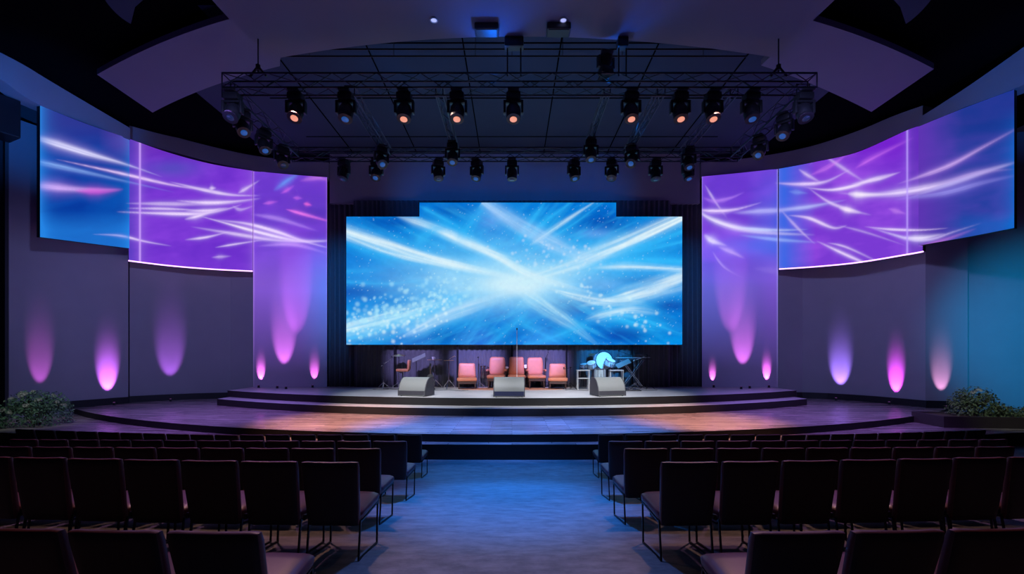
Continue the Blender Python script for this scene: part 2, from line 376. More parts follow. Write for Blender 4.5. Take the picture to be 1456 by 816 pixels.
bm = B(); box(bm, PX(467, 21.6), PX(997, 21.6), 21.75, 22.0, PZ(289, 21.75), H9); struct('trim_5', bm, M['wall'], 'header wall above the stage drapes')

# ---------------------------------------------------------------- ceiling and clouds
bm = B(); box(bm, -21.3, 21.3, -3, 12.5, H9, H9+0.2); box(bm, -11.5, -8.6, 12.5, 14.6, H9, H9+0.2); box(bm, 8.6, 11.5, 12.5, 14.6, H9, H9+0.2); box(bm, -21.3, -11.5, 12.5, 23, H9, H9+0.2); box(bm, 11.5, 21.3, 12.5, 23, H9, H9+0.2); struct('ceiling', bm, M['dark_ceiling'], 'near black main ceiling')
bm = B()
box(bm, -8.6, 8.6, 12.5, 14.6, H9, H9+0.2); box(bm, -11.5, 11.5, 14.6, 23, H9, H9+0.2)
struct('ceiling_stage', bm, M['stage_ceiling'], 'dark blue ceiling above the stage')
bm = B()
for i in range(6):
    x = -7.5+i*3.0
    box(bm, x-0.02, x+0.02, 12.6, 21.7, H9-0.02, H9)
for y in (14.0, 17.0, 20.0): box(bm, -9, 9, y-0.02, y+0.02, H9-0.02, H9-0.002)
struct('trim_6', bm, M['dark_ceiling'], 'dark seams between the stage ceiling panels')
def cloud(name, pxs, h, th, label, m='cloud'):
    pts = []
    for px, py in pxs:
        y = h*FPX/(HOR-py); pts.append((PX(px, y), y))
    bm = B(); prism(bm, pts, EYE+h, EYE+h+th); return struct(name, bm, M[m], label)
def arcpx(a, m_, b, n=14):
    out = []
    for t in np.linspace(0, 1, n):
        out.append(((1-t)**2*a[0]+2*t*(1-t)*m_[0]+t*t*b[0], (1-t)**2*a[1]+2*t*(1-t)*m_[1]+t*t*b[1]))
    return out
cloud('ceiling_cloud_left', arcpx((138, 106), (235, 50), (345, 22))+arcpx((398, 94), (290, 120), (217, 160)), 8.95, 0.18, 'violet curved ceiling cloud at left')
cloud('ceiling_cloud_right', arcpx((1328, 98), (1250, 56), (1151, 28))+arcpx((1082, 93), (1160, 118), (1239, 159))[:], 8.95, 0.18, 'violet curved ceiling cloud at right')
cloud('ceiling_cloud_centre', [(297, -5), (326, 27), (397, 93)]+arcpx((399, 82), (728, 22), (1102, 82), 26)+[(1104, 93), (1158, 27), (1192, -5), (1250, -150), (230, -150)], 8.3, 0.3, 'wide curved ceiling cloud over the front truss')
cloud('ceiling_cloud_outer_left', arcpx((143, -10), (160, 20), (186, 34))+[(192, 10), (215, -10)], 8.95, 0.18, 'small outer ceiling cloud top left', 'stage_ceiling')  # darker paint stands in for the dim light on this cloud
cloud('ceiling_cloud_outer_right', arcpx((1331, -10), (1310, 20), (1288, 34))+[(1280, 10), (1262, -10)], 8.95, 0.18, 'small outer ceiling cloud top right', 'stage_ceiling')  # dim light painted in here too, by the darker paint
ch = 8.3
for px, lab in ((617, 'round ceiling downlight left of centre in the big cloud'), (801, 'round ceiling downlight right of centre in the big cloud')):
    y = ch*FPX/(HOR-28); x = PX(px, y)
    t = thing('ceiling_downlight', lab, 'ceiling light', (x, y, EYE+ch), group='downlights in the ceiling cloud')
    bm = B(); lathe(bm, [(0.085, -0.001), (0.1, -0.02), (0.075, -0.024), (0.07, -0.001)]); obj('trim_ring', bm, M['white'], t, True)
    bm = B(); lathe(bm, [(0.068, -0.004), (0.068, -0.012), (0.04, -0.016)]); obj('lens', bm, M['downlight'], t, True)
for px, lab in ((692, 'dark box standing in for a shadow under the ceiling cloud, left one'), (794, 'dark box standing in for a shadow under the ceiling cloud, right one')):
    y = ch*FPX/(HOR-38); x = PX(px, y)
    t = thing('ceiling_shadow_box', lab, 'speaker', (x, y, EYE+ch), group='shadow boxes under the ceiling cloud')
    bm = B(); box(bm, -0.3, 0.3, -0.17, 0.17, -0.16, -0.001, 0.03); obj('cabinet', bm, M['mon_side'], t)  # dark box put where the cloud only carries a shadow
    bm = B(); box(bm, -0.26, 0.26, -0.14, 0.14, -0.175, -0.158, 0.005); obj('shadow_box_face', bm, M['fixture'], t)

# ---------------------------------------------------------------- screen pictures
def vnoise(x, y, seed):
    r = np.random.default_rng(seed); T = r.random((64, 64))
    xi = np.floor(x).astype(int); yi = np.floor(y).astype(int); fx = x-xi; fy = y-yi
    fx = fx*fx*(3-2*fx); fy = fy*fy*(3-2*fy)
    t = lambda a, b: T[a % 64, b % 64]
    return (t(xi, yi)*(1-fx)+t(xi+1, yi)*fx)*(1-fy)+(t(xi, yi+1)*(1-fx)+t(xi+1, yi+1)*fx)*fy
def fbm(x, y, s, seed, o=4):
    v = 0; a = 0.5; n = 0
    for k in range(o): v = v+a*vnoise(x/s*2**k+7*k, y/s*2**k+3*k, seed+k); n += a; a *= 0.5
    return v/n
def streak(X, Y, pts, w0, w1, fib=0.0, taper=(0.15, 0.25)):
    pts = np.array(pts, float); n = 36
    T = np.linspace(0, 1, n)
    if len(pts) == 2: C = pts[0]*(1-T)[:, None]+pts[1]*T[:, None]
    else:
        L = len(pts)-1
        C = np.array(smooth_pts([tuple(p) for p in pts], n))
    d = np.full(X.shape, 1e9); tt = np.zeros(X.shape); sd = np.zeros(X.shape)
    for i in range(n-1):
        ax, ay = C[i]; bx, by = C[i+1]; vx, vy = bx-ax, by-ay; l2 = vx*vx+vy*vy+1e-9
        t = np.clip(((X-ax)*vx+(Y-ay)*vy)/l2, 0, 1)
        ex = X-(ax+t*vx); ey = Y-(ay+t*vy); dd = ex*ex+ey*ey
        k = dd < d
        d = np.where(k, dd, d); tt = np.where(k, (i+t)/(n-1), tt); sd = np.where(k, (vx*ey-vy*ex)/math.sqrt(l2), sd)
    w = w0+(w1-w0)*tt
    e = np.clip(tt/max(taper[0], 1e-3), 0, 1)*np.clip((1-tt)/max(taper[1], 1e-3), 0, 1)
    w = w*(0.25+0.75*e)
    v = np.exp(-d/(w*w))
    if fib > 0:
        f = fbm(tt*2.5, sd/np.maximum(w, 1)*2.2+50, 1.0, int(pts[0][0]+pts[0][1]*3) % 997, 3)
        v = v*(1-fib+2*fib*np.clip((f-0.25)*1.6, 0, 1))
    return v*e
def mixc(C, col, a): return C*(1-a[:, None])+np.array(col)[None, :]*a[:, None]

def pic_main(X, Y):
    n1 = fbm(X, Y*1.6, 60, 3); n2 = fbm(X*0.6+Y*0.5, Y*2.0-X*0.3, 25, 9); n3 = fbm(X, Y, 9, 21)
    C = np.tile(np.array([0.0, 0.21, 0.68]), (len(X), 1))
    C = mixc(C, (0.0, 0.36, 0.86), np.clip((n1-0.35)*2.2, 0, 1)*0.8)
    C = mixc(C, (0.0, 0.09, 0.45), np.clip((n2-0.56)*2.4, 0, 1)*0.6)
    for (cx, cy, sx, sy, a) in ((805, 434, 32, 13, .75), (885, 476, 40, 14, .8), (862, 318, 45, 18, .75), (618, 478, 60, 12, .6), (505, 415, 40, 9, .6), (655, 361, 22, 9, .5), (550, 316, 50, 10, .5), (950, 435, 26, 10, .7), (640, 300, 30, 10, .5), (945, 318, 22, 12, .4), (910, 398, 40, 5, .5), (590, 440, 25, 10, .35)):
        C = mixc(C, (0.0, 0.075, 0.42), np.clip(a*1.6, 0, 1)*(.6+.8*n2)*np.exp(-((X-cx)/sx)**2-((Y-cy)/sy)**2))
    for (cx, cy, sx, sy, a) in ((700, 312, 22, 16, .55), (848, 333, 26, 7, .55), (585, 470, 22, 9, .45), (720, 345, 60, 14, .3), (860, 405, 26, 7, .4)):
        C = mixc(C, (0.38, 0.42, 0.88), a*np.exp(-((X-cx)/sx)**2-((Y-cy)/sy)**2))
    Wt = (0.88, 0.97, 1.0); Ic = (0.07, 0.55, 1.0)
    for ang, sd, st in ((27, 101, .55), (-24, 131, .5), (-52, 151, .3)):
        c_, s_ = math.cos(R(ang)), math.sin(R(ang)); U = (X-735)*c_+(Y-400)*s_; V = -(X-735)*s_+(Y-400)*c_
        f = fbm(U/16+60, V/2.2+200, 3.5, sd, 4); dd = np.exp(-(V/70)**2)*np.exp(-((X-740)/230)**2)
        C = mixc(C, (0.12, 0.62, 1.0), np.clip((f-.5)*3.2, 0, 1)*st*dd)
        C = mixc(C, (0.0, 0.16, 0.62), np.clip((.42-f)*3.2, 0, 1)*st*.8)
    g = np.exp(-((X-742)/85)**2-((Y-403)/30)**2); C = mixc(C, Ic, np.clip(g*1.0, 0, .9)*(.75+.5*n3))
    g = np.exp(-((X-690)/150)**2-((Y-375)/42)**2); C = mixc(C, Ic, np.clip(g*.75, 0, .8)*(.6+.6*n2))
    g = np.exp(-((X-850)/110)**2-((Y-368)/32)**2); C = mixc(C, Ic, np.clip(g*.55, 0, .8)*(.6+.6*n2))
    S = [
     ([(470, 322), (540, 345), (610, 368), (700, 388), (780, 402)], 7, 7, .95, .35, Wt),
     ([(485, 335), (560, 362), (640, 380)], 4, 3, .6, .5, Wt), ([(493, 347), (545, 362), (590, 378)], 4, 3, .5, .5, Ic),
     ([(594, 316), (640, 335), (700, 362), (750, 389), (800, 405), (870, 425)], 4, 8, .95, .3, Wt),
     ([(560, 306), (610, 322), (680, 350), (740, 372)], 4, 9, .6, .4, Wt),
     ([(470, 482), (545, 462), (610, 440), (680, 412), (740, 398)], 15, 17, .8, .6, Ic),
     ([(480, 470), (560, 450), (640, 425)], 8, 8, .65, .8, Wt),
     ([(570, 480), (620, 455), (680, 432), (750, 412)], 6, 12, .75, .4, (0.60, 0.78, 1.0)),
     ([(985, 302), (920, 332), (860, 358), (790, 385), (710, 408)], 7, 14, .9, .4, Wt),
     ([(985, 322), (925, 345), (860, 365)], 5, 4, .6, .5, Ic), ([(985, 340), (930, 352), (870, 362)], 3, 4, .5, .5, Ic),
     ([(985, 392), (935, 408), (880, 424), (820, 436)], 13, 8, .8, .5, Wt),
     ([(985, 372), (900, 372), (820, 378)], 3, 9, .7, .4, Ic), ([(985, 384), (900, 379), (840, 381)], 3, 6, .6, .4, Wt),
     ([(730, 405), (770, 432), (810, 460), (855, 495)], 12, 6, .75, .5, (0.6, 0.85, 1.0)),
     ([(835, 430), (890, 452), (940, 465), (990, 482)], 9, 6, .7, .6, Ic), ([(830, 455), (890, 440), (940, 445)], 8, 8, .5, .6, Wt),
     ([(742, 350), (775, 315), (822, 280)], 5, 2, .7, .3, Ic), ([(752, 350), (795, 320), (856, 280)], 4, 2, .65, .3, Wt), ([(730, 350), (755, 315), (780, 280)], 5, 3, .6, .3, Ic), ([(765, 350), (820, 315), (862, 284)], 3, 2, .4, .3, Ic),
     ([(650, 345), (672, 315), (695, 280)], 12, 5, .5, .3, Ic), ([(685, 285), (735, 318), (800, 352), (860, 372)], 7, 13, .75, .3, (0.55, 0.72, 1.0)),
     ([(595, 292), (625, 308), (665, 330)], 3, 4, .5, .3, Ic), ([(588, 350), (612, 330), (645, 318)], 8, 6, .4, .3, Ic),
     ([(690, 495), (730, 462), (752, 440)], 3, 9, .45, .4, Ic), ([(735, 455), (770, 475), (800, 490)], 3, 3, .35, .3, Ic), ([(745, 495), (810, 470), (850, 450)], 6, 6, .45, .4, Ic),
     ([(490, 400), (560, 402), (640, 392)], 3, 5, .35, .5, Ic), ([(780, 410), (850, 428), (920, 430)], 4, 7, .5, .8, Wt),
     ([(490, 386), (540, 384)], 3, 3, .35, .3, Ic),
    ]
    for pts, w0, w1, a, fib, col in S:
        t0 = 0.02 if (pts[0][0] < 492 or pts[0][0] > 972 or pts[0][1] < 287 or pts[0][1] > 489) else 0.22
        C = mixc(C, Ic, np.clip(a*.42*streak(X, Y, pts, w0*2.6, w1*2.6, fib*.6, (t0, 0.35)), 0, .7))
        C = mixc(C, col, np.clip(a*streak(X, Y, pts, w0, w1, min(.8, fib+.1), (t0, 0.4)), 0, .97))
    g = np.exp(-((X-735)/60)**2-((Y-404)/17)**2); C = mixc(C, (0.86, 0.96, 1.0), np.clip(g*1.0, 0, .85))
    C = np.stack([np.clip(C[:, 0], 0, 1)**1.3, np.clip(C[:, 1], 0, 1)**1.12, C[:, 2]], -1)
    # soft bokeh and fine stars
    r = np.random.default_rng(5)
    def dots(n, gen, r0, r1, col, amp):
        nonlocal C
        for _ in range(n):
            cx, cy = gen(); rr = r.uniform(r0, r1); k = (abs(X-cx) < rr*3) & (abs(Y-cy) < rr*3)
            if not k.any(): continue
            v = amp*r.uniform(.4, 1)*np.exp(-(((X[k]-cx)**2+(Y[k]-cy)**2)/rr**2)**1.5)
            C[k] = C[k]*(1-v[:, None])+np.array(col)*v[:, None]
    def along(x0, y0, x1, y1, s): 
        def f():
            t = r.random(); return x0+(x1-x0)*t+r.normal()*s, y0+(y1-y0)*t+r.normal()*s
        return f
    dots(260, along(490, 462, 650, 410, 14), .8, 3.6, (0.45, 0.86, 1.0), .5)
    dots(90, along(495, 480, 640, 440, 12), 1, 3, (0.8, 1.0, 1.0), .6)
    dots(60, along(790, 400, 960, 480, 12), 1, 3, (0.7, 0.95, 1.0), .55)
    dots(60, along(720, 355, 850, 375, 14), 1, 2.5, (0.8, 0.9, 1.0), .4)
    dots(800, lambda: (r.uniform(490, 972), r.uniform(288, 490)), .4, .75, (0.65, 1.0, 1.0), .5)
    h_ = np.exp(-((X-715)/120)**2-((Y-398)/34)**2)*(.35+.9*n2); C = mixc(C, (0.55, 0.86, 1.0), np.clip(h_*.75, 0, .8))
    h_ = np.exp(-((X-560)/70)**2-((Y-455-(560-X)*.22)/16)**2)*(.2+1.1*n3); C = mixc(C, (0.5, 0.85, 1.0), np.clip(h_*.6, 0, .7))
    n4 = fbm(X, Y, 4, 77, 3); C = C*(0.95+0.10*n4)[:, None]
    return np.clip(C, 0, 1)*0.97

def side_base(X, Y, base, var, seed):
    n = fbm(X*0.4, Y*1.5+X*0.2, 22, seed); n2 = fbm(X, Y, 50, seed+5)
    C = np.tile(np.array(base), (len(X), 1))
    C = mixc(C, var, np.clip((n-0.4)*2.0, 0, 1)*0.6+np.clip((n2-.5)*1.6, 0, .4))
    return C
LW = (0.85, 0.68, 1.0)
SIDE = [  # pts, w0, w1, strength, colour
 ([(20, 188), (58, 198), (120, 217), (180, 234), (232, 252)], 6, 1.6, .9, (0.72, 0.70, 1.0)),
 ([(78, 226), (170, 246), (240, 262), (300, 272)], 1.5, 2, .85, (0.9, 0.66, 1.0)),
 ([(30, 226), (58, 231), (140, 249), (250, 274)], 4, 2, .6, (0.30, 0.52, 1.0)),
 ([(20, 262), (58, 264), (110, 269), (172, 270)], 5, 5, .85, (0.66, 0.42, 0.95)), ([(105, 271), (140, 272), (176, 269)], 3.5, 4, .6, (0.85, 0.12, 0.78)),
 ([(130, 333), (170, 335), (205, 343), (245, 350)], 1, 2, .8, LW), ([(178, 289), (250, 290), (310, 291)], 2, 3, .6, LW), ([(165, 301), (220, 303), (280, 304), (320, 298), (345, 290)], 2.5, 2.2, .9, LW), ([(180, 296), (240, 297), (300, 300)], 2, 1.5, .6, LW),
 ([(240, 258), (290, 270), (330, 277), (372, 278)], 2, 2.2, .9, LW), ([(250, 285), (290, 288), (330, 287), (372, 282)], 2.5, 2.8, .95, LW), ([(262, 312), (285, 306), (315, 295)], 3.2, 2, .8, LW), ([(262, 300), (300, 299), (325, 295)], 2.4, 2, .7, LW),
 ([(262, 341), (295, 337), (330, 328)], 2, 1.2, .65, LW), ([(305, 352), (335, 347), (380, 340)], 1.2, 1.6, .6, LW), ([(280, 306), (320, 317), (360, 328), (410, 340), (440, 343), (480, 341)], 1.5, 3.6, .98, (0.92, 0.78, 1.0)), ([(300, 312), (350, 318), (395, 330), (430, 342), (480, 356)], 2, 3.0, .9, LW), ([(270, 322), (330, 332), (400, 342), (480, 343)], 2, 3.5, .6, LW),
 ([(330, 292), (342, 298), (362, 292)], 1.8, 2, .4, LW), ([(338, 275), (350, 268), (370, 256)], 3, 2, .55, LW), ([(296, 268), (308, 267)], 2.5, 2.5, .6, LW), ([(300, 366), (330, 364)], 2, 2, .4, LW),
 ([(355, 304), (400, 312), (455, 330)], 2.5, 3, .55, (0.6, 0.35, 1.0)), ([(365, 350), (420, 348), (480, 366)], 3, 3, .45, (0.6, 0.35, 1.0)), ([(405, 297), (430, 304), (480, 318)], 1.6, 2.5, .8, (0.9, 0.2, 0.85)), ([(372, 290), (398, 286)], 2, 2, .5, (0.8, 0.2, 0.9)), ([(398, 276), (420, 263)], 2.5, 2.5, .5, (0.7, 0.15, 0.85)), ([(430, 289), (445, 292)], 2, 2, .7, (0.9, 0.15, 0.7)), ([(388, 272), (410, 256), (430, 244)], 4, 4, .5, (0.12, 0.36, 0.95)), ([(425, 258), (455, 252), (475, 262)], 4, 4, .4, (0.75, 0.25, 0.9)), ([(415, 281), (432, 282)], 2, 2, .4, (0.8, 0.2, 0.9)),
 # right
 ([(985, 297), (1010, 300), (1045, 298), (1085, 287)], 3, 2, .85, LW), ([(985, 290), (1005, 308), (1045, 323), (1095, 331), (1160, 334)], 2.5, 4, .95, (0.85, 0.80, 1.0)), ([(1040, 322), (1090, 327), (1150, 326)], 2.5, 2, .7, (0.6, 0.7, 1.0)), ([(1050, 334), (1110, 341), (1165, 345)], 2.5, 3, .5, (0.35, 0.5, 1.0)), ([(1000, 333), (1015, 343), (1035, 350)], 5, 3, .85, (0.75, 0.68, 1.0)), ([(1020, 350), (1040, 358), (1060, 368)], 3, 3, .4, LW), ([(1042, 303), (1075, 301), (1120, 298), (1175, 289)], 4, 3, .6, (0.55, 0.55, 1.0)), ([(1002, 262), (1015, 284), (1035, 312)], 1.4, 1.4, .5, LW), ([(998, 280), (1015, 286), (1040, 281), (1060, 272)], 3.5, 2, .5, (0.6, 0.3, 1.0)), ([(1012, 356), (1030, 380), (1062, 398)], 1.2, 1.2, .35, LW), ([(1070, 382), (1107, 386), (1130, 392)], 4, 4, .4, (0.5, 0.35, 0.95)),
 ([(1100, 260), (1140, 262), (1175, 258), (1210, 240)], 3, 2, .85, (0.8, 0.62, 1.0)), ([(1142, 266), (1180, 270), (1215, 264), (1245, 253), (1275, 246)], 1.8, 3, .95, LW), ([(1190, 274), (1240, 277), (1290, 272), (1340, 262), (1400, 244), (1460, 226)], 3.5, 5, .95, (0.80, 0.66, 1.0)), ([(1205, 275), (1225, 277), (1260, 276)], 5, 3, .8, (0.95, 0.85, 1.0)), ([(1135, 240), (1150, 250), (1168, 260)], 2, 2.5, .6, LW), ([(1170, 220), (1200, 240), (1235, 262)], 2, 2.5, .5, LW), ([(1108, 298), (1150, 294), (1205, 284)], 3.5, 3, .55, (0.5, 0.55, 1.0)), ([(1120, 306), (1150, 310), (1185, 324), (1205, 320)], 2, 2.5, .8, LW), ([(1110, 298), (1135, 325), (1160, 348)], 2, 1.5, .45, LW), ([(1148, 266), (1180, 288), (1215, 300), (1240, 306)], 1.8, 2.5, .6, LW), ([(1192, 295), (1208, 299), (1225, 303)], 4, 3, .75, (0.95, 0.8, 1.0)), ([(1160, 342), (1190, 356), (1225, 372), (1245, 380)], 2, 2.5, .8, LW), ([(1175, 345), (1205, 352), (1260, 378)], 1.2, 2, .5, LW), ([(1190, 320), (1230, 330), (1290, 350)], 1.2, 1.5, .35, LW),
 ([(1150, 250), (1180, 236), (1210, 215)], 3, 3, .35, (0.8, 0.25, 1.0)), ([(1215, 240), (1240, 225), (1300, 195)], 3, 4, .4, (0.75, 0.2, 1.0)), ([(1210, 262), (1250, 254), (1282, 244)], 3, 2, .7, LW), ([(1120, 272), (1150, 275)], 3, 3, .35, (0.3, 0.5, 1.0)),
 ([(1275, 262), (1305, 252), (1350, 235), (1400, 208), (1460, 175)], 2, 4, .8, (0.62, 0.40, 0.88)), ([(1290, 282), (1350, 262), (1400, 244), (1460, 226)], 3, 4, .6, (0.55, 0.50, 0.95)), ([(1270, 284), (1340, 275), (1400, 259), (1460, 246)], 4, 4, .55, (0.35, 0.32, 0.9)), ([(1330, 265), (1390, 246), (1450, 240)], 3, 2.5, .4, (0.5, 0.35, 0.8)),
 ([(1228, 322), (1265, 326), (1310, 327), (1350, 324)], 1.5, 1.5, .8, LW), ([(1236, 323), (1265, 332), (1295, 340), (1325, 340), (1355, 330), (1396, 317)], 2, 2.5, .8, (0.72, 0.62, 1.0)), ([(1285, 337), (1310, 338), (1345, 332)], 4, 3, .85, (0.8, 0.72, 1.0)), ([(1305, 350), (1340, 342), (1390, 324)], 2, 3, .45, (0.7, 0.25, 0.85)),
 ([(1262, 296), (1290, 305)], 3, 3, .4, (0.8, 0.35, 1.0)), ([(1180, 200), (1150, 236)], 3, 3, .2, LW),
]
def add_side(C, X, Y, k=1.0):
    x0, x1, y0, y1 = X.min()-15, X.max()+15, Y.min()-15, Y.max()+15
    for pts, w0, w1, a, col in SIDE:
        p = np.array(pts)
        if p[:, 0].max() < x0 or p[:, 0].min() > x1: continue
        soft = streak(X, Y, pts, w0*2.4, w1*2.4, 0, (.35, .5))
        C = mixc(C, (col[0]*.55, col[1]*.45, col[2]*.85), np.clip(a*.45*soft, 0, .6)*k)
        C = mixc(C, col, np.clip(a*1.1*streak(X, Y, pts, w0, w1, .3, (.35, .5)), 0, .97)*k)
    return C
def pic_far_left(X, Y):
    C = side_base(X, Y, (0.0, 0.04, 0.34), (0.0, 0.08, 0.44), 31)
    C = mixc(C, (0.03, 0.03, 0.25), np.clip((225-Y)/60, 0, .8))
    C = mixc(C, (0.16, 0.05, 0.42), np.clip((X-140)/45, 0, 1)*np.clip((235-Y)/30, 0, 1)*.6)
    C = add_side(C, X, Y)
    e = np.exp(-(X-57)/9)*.7+np.exp(-(183-X)/8)*.35
    C = mixc(C, (0.02, 0.27, 0.86), np.clip(e+np.clip((Y-300)/60, 0, .45), 0, .8))
    return C
def pic_left(X, Y):
    C = side_base(X, Y, (0.15, 0.028, 0.60), (0.26, 0.055, 0.75), 41)
    C = mixc(C, (0.08, 0.07, 0.50), np.exp(-((X-245)/40)**2-((Y-240)/14)**2)*.8)
    C = mixc(C, (0.12, 0.02, 0.42), np.clip((235-Y)/35, 0, .6))
    C = mixc(C, (0.04, 0.05, 0.45), np.exp(-((X-183)/12)**2)*.5)
    C = add_side(C, X, Y)
    for ex in (199, 361): C = mixc(C, (0.62, 0.36, 1.0), np.clip(np.exp(-((X-ex)/1.3)**2)*.75+np.exp(-np.abs(X-ex)/6)*.2, 0, 1))
    return C
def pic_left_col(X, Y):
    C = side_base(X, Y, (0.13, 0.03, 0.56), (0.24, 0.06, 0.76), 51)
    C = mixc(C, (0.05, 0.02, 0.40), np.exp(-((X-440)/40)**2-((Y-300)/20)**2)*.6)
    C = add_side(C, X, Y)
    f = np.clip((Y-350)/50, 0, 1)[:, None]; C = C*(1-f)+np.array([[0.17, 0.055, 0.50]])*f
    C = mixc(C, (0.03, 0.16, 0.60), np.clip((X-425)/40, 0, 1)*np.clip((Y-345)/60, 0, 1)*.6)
    C = C*(1-0.93*np.clip((Y-415)/115, 0, 1)**.8)[:, None]  # painted projection fades out down the column
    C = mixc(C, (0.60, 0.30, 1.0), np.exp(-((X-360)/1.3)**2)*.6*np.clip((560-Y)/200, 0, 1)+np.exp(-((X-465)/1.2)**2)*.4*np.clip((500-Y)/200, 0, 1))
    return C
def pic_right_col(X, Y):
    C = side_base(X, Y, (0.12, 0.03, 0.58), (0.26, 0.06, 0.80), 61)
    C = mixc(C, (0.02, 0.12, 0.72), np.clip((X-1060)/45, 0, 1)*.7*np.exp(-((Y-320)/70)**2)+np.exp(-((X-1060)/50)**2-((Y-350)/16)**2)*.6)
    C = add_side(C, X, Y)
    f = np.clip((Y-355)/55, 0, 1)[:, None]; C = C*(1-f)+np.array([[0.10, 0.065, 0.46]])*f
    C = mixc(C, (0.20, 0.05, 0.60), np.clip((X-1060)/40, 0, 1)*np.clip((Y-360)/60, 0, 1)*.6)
    C = C*(1-0.93*np.clip((Y-400)/125, 0, 1)**.8)[:, None]  # same painted fade of the projected light, right column
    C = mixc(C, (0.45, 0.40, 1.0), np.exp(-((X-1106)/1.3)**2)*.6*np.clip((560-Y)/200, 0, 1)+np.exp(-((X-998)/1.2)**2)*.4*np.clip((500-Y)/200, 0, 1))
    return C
def pic_right(X, Y):
    C = side_base(X, Y, (0.19, 0.04, 0.64), (0.34, 0.08, 0.80), 71)
    C = mixc(C, (0.0, 0.14, 0.78), np.clip((1160-X)/45, 0, 1)*.85)
    C = mixc(C, (0.15, 0.0, 0.58), np.clip((250-Y)/40, 0, 1)*np.clip((X-1180)/50, 0, 1)*.7)
    C = mixc(C, (0.09, 0.03, 0.42), np.clip((X-1290)/12, 0, .6))
    C = add_side(C, X, Y)
    for ex in (1290, 1106): C = mixc(C, (0.50, 0.34, 1.0), np.clip(np.exp(-((X-ex)/1.3)**2)*.7+np.exp(-np.abs(X-ex)/5)*.15, 0, 1))
    return C
def pic_far_right(X, Y):
    C = side_base(X, Y, (0.02, 0.045, 0.34), (0.08, 0.055, 0.44), 81)
    C = mixc(C, (0.13, 0.03, 0.46), np.clip((1370-X)/60, 0, 1)*.75)
    C = mixc(C, (0.005, 0.03, 0.24), np.clip((220-Y)/60, 0, .7)*np.clip((X-1320)/50, 0, 1))
    C = add_side(C, X, Y)
    C = mixc(C, (0.0, 0.15, 0.62), np.clip(np.exp(-(1443-X)/12)*.75*np.clip((Y-150)/60, 0, 1)+np.clip((Y-300)/45, 0, .4)*np.clip((X-1340)/60, 0, 1), 0, .8))
    return C

def screen_grid(name, keys, fn, res, th, label, m='display', group=None, edge_bottom=False, housing=True):
    """keys (u, depth, v_bottom, v_top): a free-standing picture panel; u,v are the artwork coordinates"""
    x0, x1 = keys[0][0], keys[-1][0]; nu = int(abs(x1-x0)/res)+1
    ks = smooth_pts(keys, nu)
    vmax = max(k[2]-k[3] for k in keys); nv = int(vmax/res)+1
    U = np.array([k[0] for k in ks]); D = np.array([k[1] for k in ks]); VB = np.array([k[2] for k in ks]); VT = np.array([k[3] for k in ks])
    s = np.linspace(0, 1, nv)
    PXs = np.repeat(U[:, None], nv, 1); Ds = np.repeat(D[:, None], nv, 1); PYs = VB[:, None]*(1-s)+VT[:, None]*s
    co = np.stack([(PXs-728)/FPX*Ds, Ds, EYE+(HOR-PYs)/FPX*Ds], -1).reshape(-1, 3)
    return make_grid(name, co, nu, nv, PXs.ravel(), PYs.ravel(), fn, ks, th, label, m, group, edge_bottom, housing)
def make_grid(name, co, nu, nv, X, Y, fn, ks, th, label, m, group, edge_bottom, housing):
    idx = np.arange(nu*nv).reshape(nu, nv)
    F = np.stack([idx[:-1, :-1], idx[1:, :-1], idx[1:, 1:], idx[:-1, 1:]], -1).reshape(-1, 4)
    me = bpy.data.meshes.new('display')
    me.from_pydata(co.tolist(), [], F.tolist()); me.update()
    C = np.clip(fn(X, Y), 0, 1.2)
    ca = me.color_attributes.new('picture', 'FLOAT_COLOR', 'POINT')
    ca.data.foreach_set('color', np.concatenate([C, np.ones((len(C), 1))], 1).astype(np.float32).ravel())
    root = thing(name, label, 'screen', tuple(co[0]), group=group)
    o = link('display', me, M[m], None); o.parent = root; o.location = tuple(-co[0])
    if housing:
        bm = B(); K = ks[::max(1, len(ks)//24)]
        K = [k for k in K if abs(k[0]-ks[0][0]) > 2 and abs(k[0]-ks[-1][0]) > 2]; K = [ks[3]]+K[0:]+[ks[-4]]
        strip(bm, [((PX(a, y)), y, PZ(b, y), PZ(t, y)) for a, y, b, t in K], th, off=0.02)
        h = obj('housing', bm, M['black'], root, True); h.location = tuple(-co[0])
    if edge_bottom:
        bm = B(); K = ks[::max(1, len(ks)//24)]+[ks[-1]]
        pipe(bm, [(PX(a, y), y-0.02, PZ(b, y)-0.02) for a, y, b, t in K], 0.028, 6)
        e = obj('edge_light', bm, M['edge_light'], root); e.location = tuple(-co[0])
    return root
screen_grid('side_screen', [(57, 15.6, 337, 150), (120, 16.95, 345, 175), (184, 18.6, 353, 197)], pic_far_left, 1.1, 0.16, 'blue far left wall screen with white light streaks')
screen_grid('side_screen', [(183, 18.95, 370, 197), (240, 19.9, 377, 217), (300, 20.6, 382, 233), (359.5, 21.1, 385, 243)], pic_left, 1.0, 0.14, 'violet curved left wall screen beside the painted light column', edge_bottom=True)
screen_grid('painted_light_column', [(360, 21.25, 550.8, 243), (412, 21.35, 550.6, 248), (465, 21.5, 550.3, 252)], pic_left_col, 1.1, 0.3, 'tall column panel with painted violet projection left of the stage drapes', m='panel')
screen_grid('painted_light_column', [(998, 21.5, 550.3, 251), (1050, 21.35, 550.6, 246), (1106, 21.25, 550.8, 240)], pic_right_col, 1.1, 0.3, 'tall column panel with painted violet projection right of the stage drapes', m='panel')
screen_grid('side_screen', [(1107.5, 21.1, 382, 240), (1160, 20.2, 378.5, 230), (1220, 18.9, 372.5, 216), (1290, 17.4, 361, 185), (1312, 16.9, 357, 178)], pic_right, 1.0, 0.14, 'violet curved right wall screen beside the painted light column', edge_bottom=True)
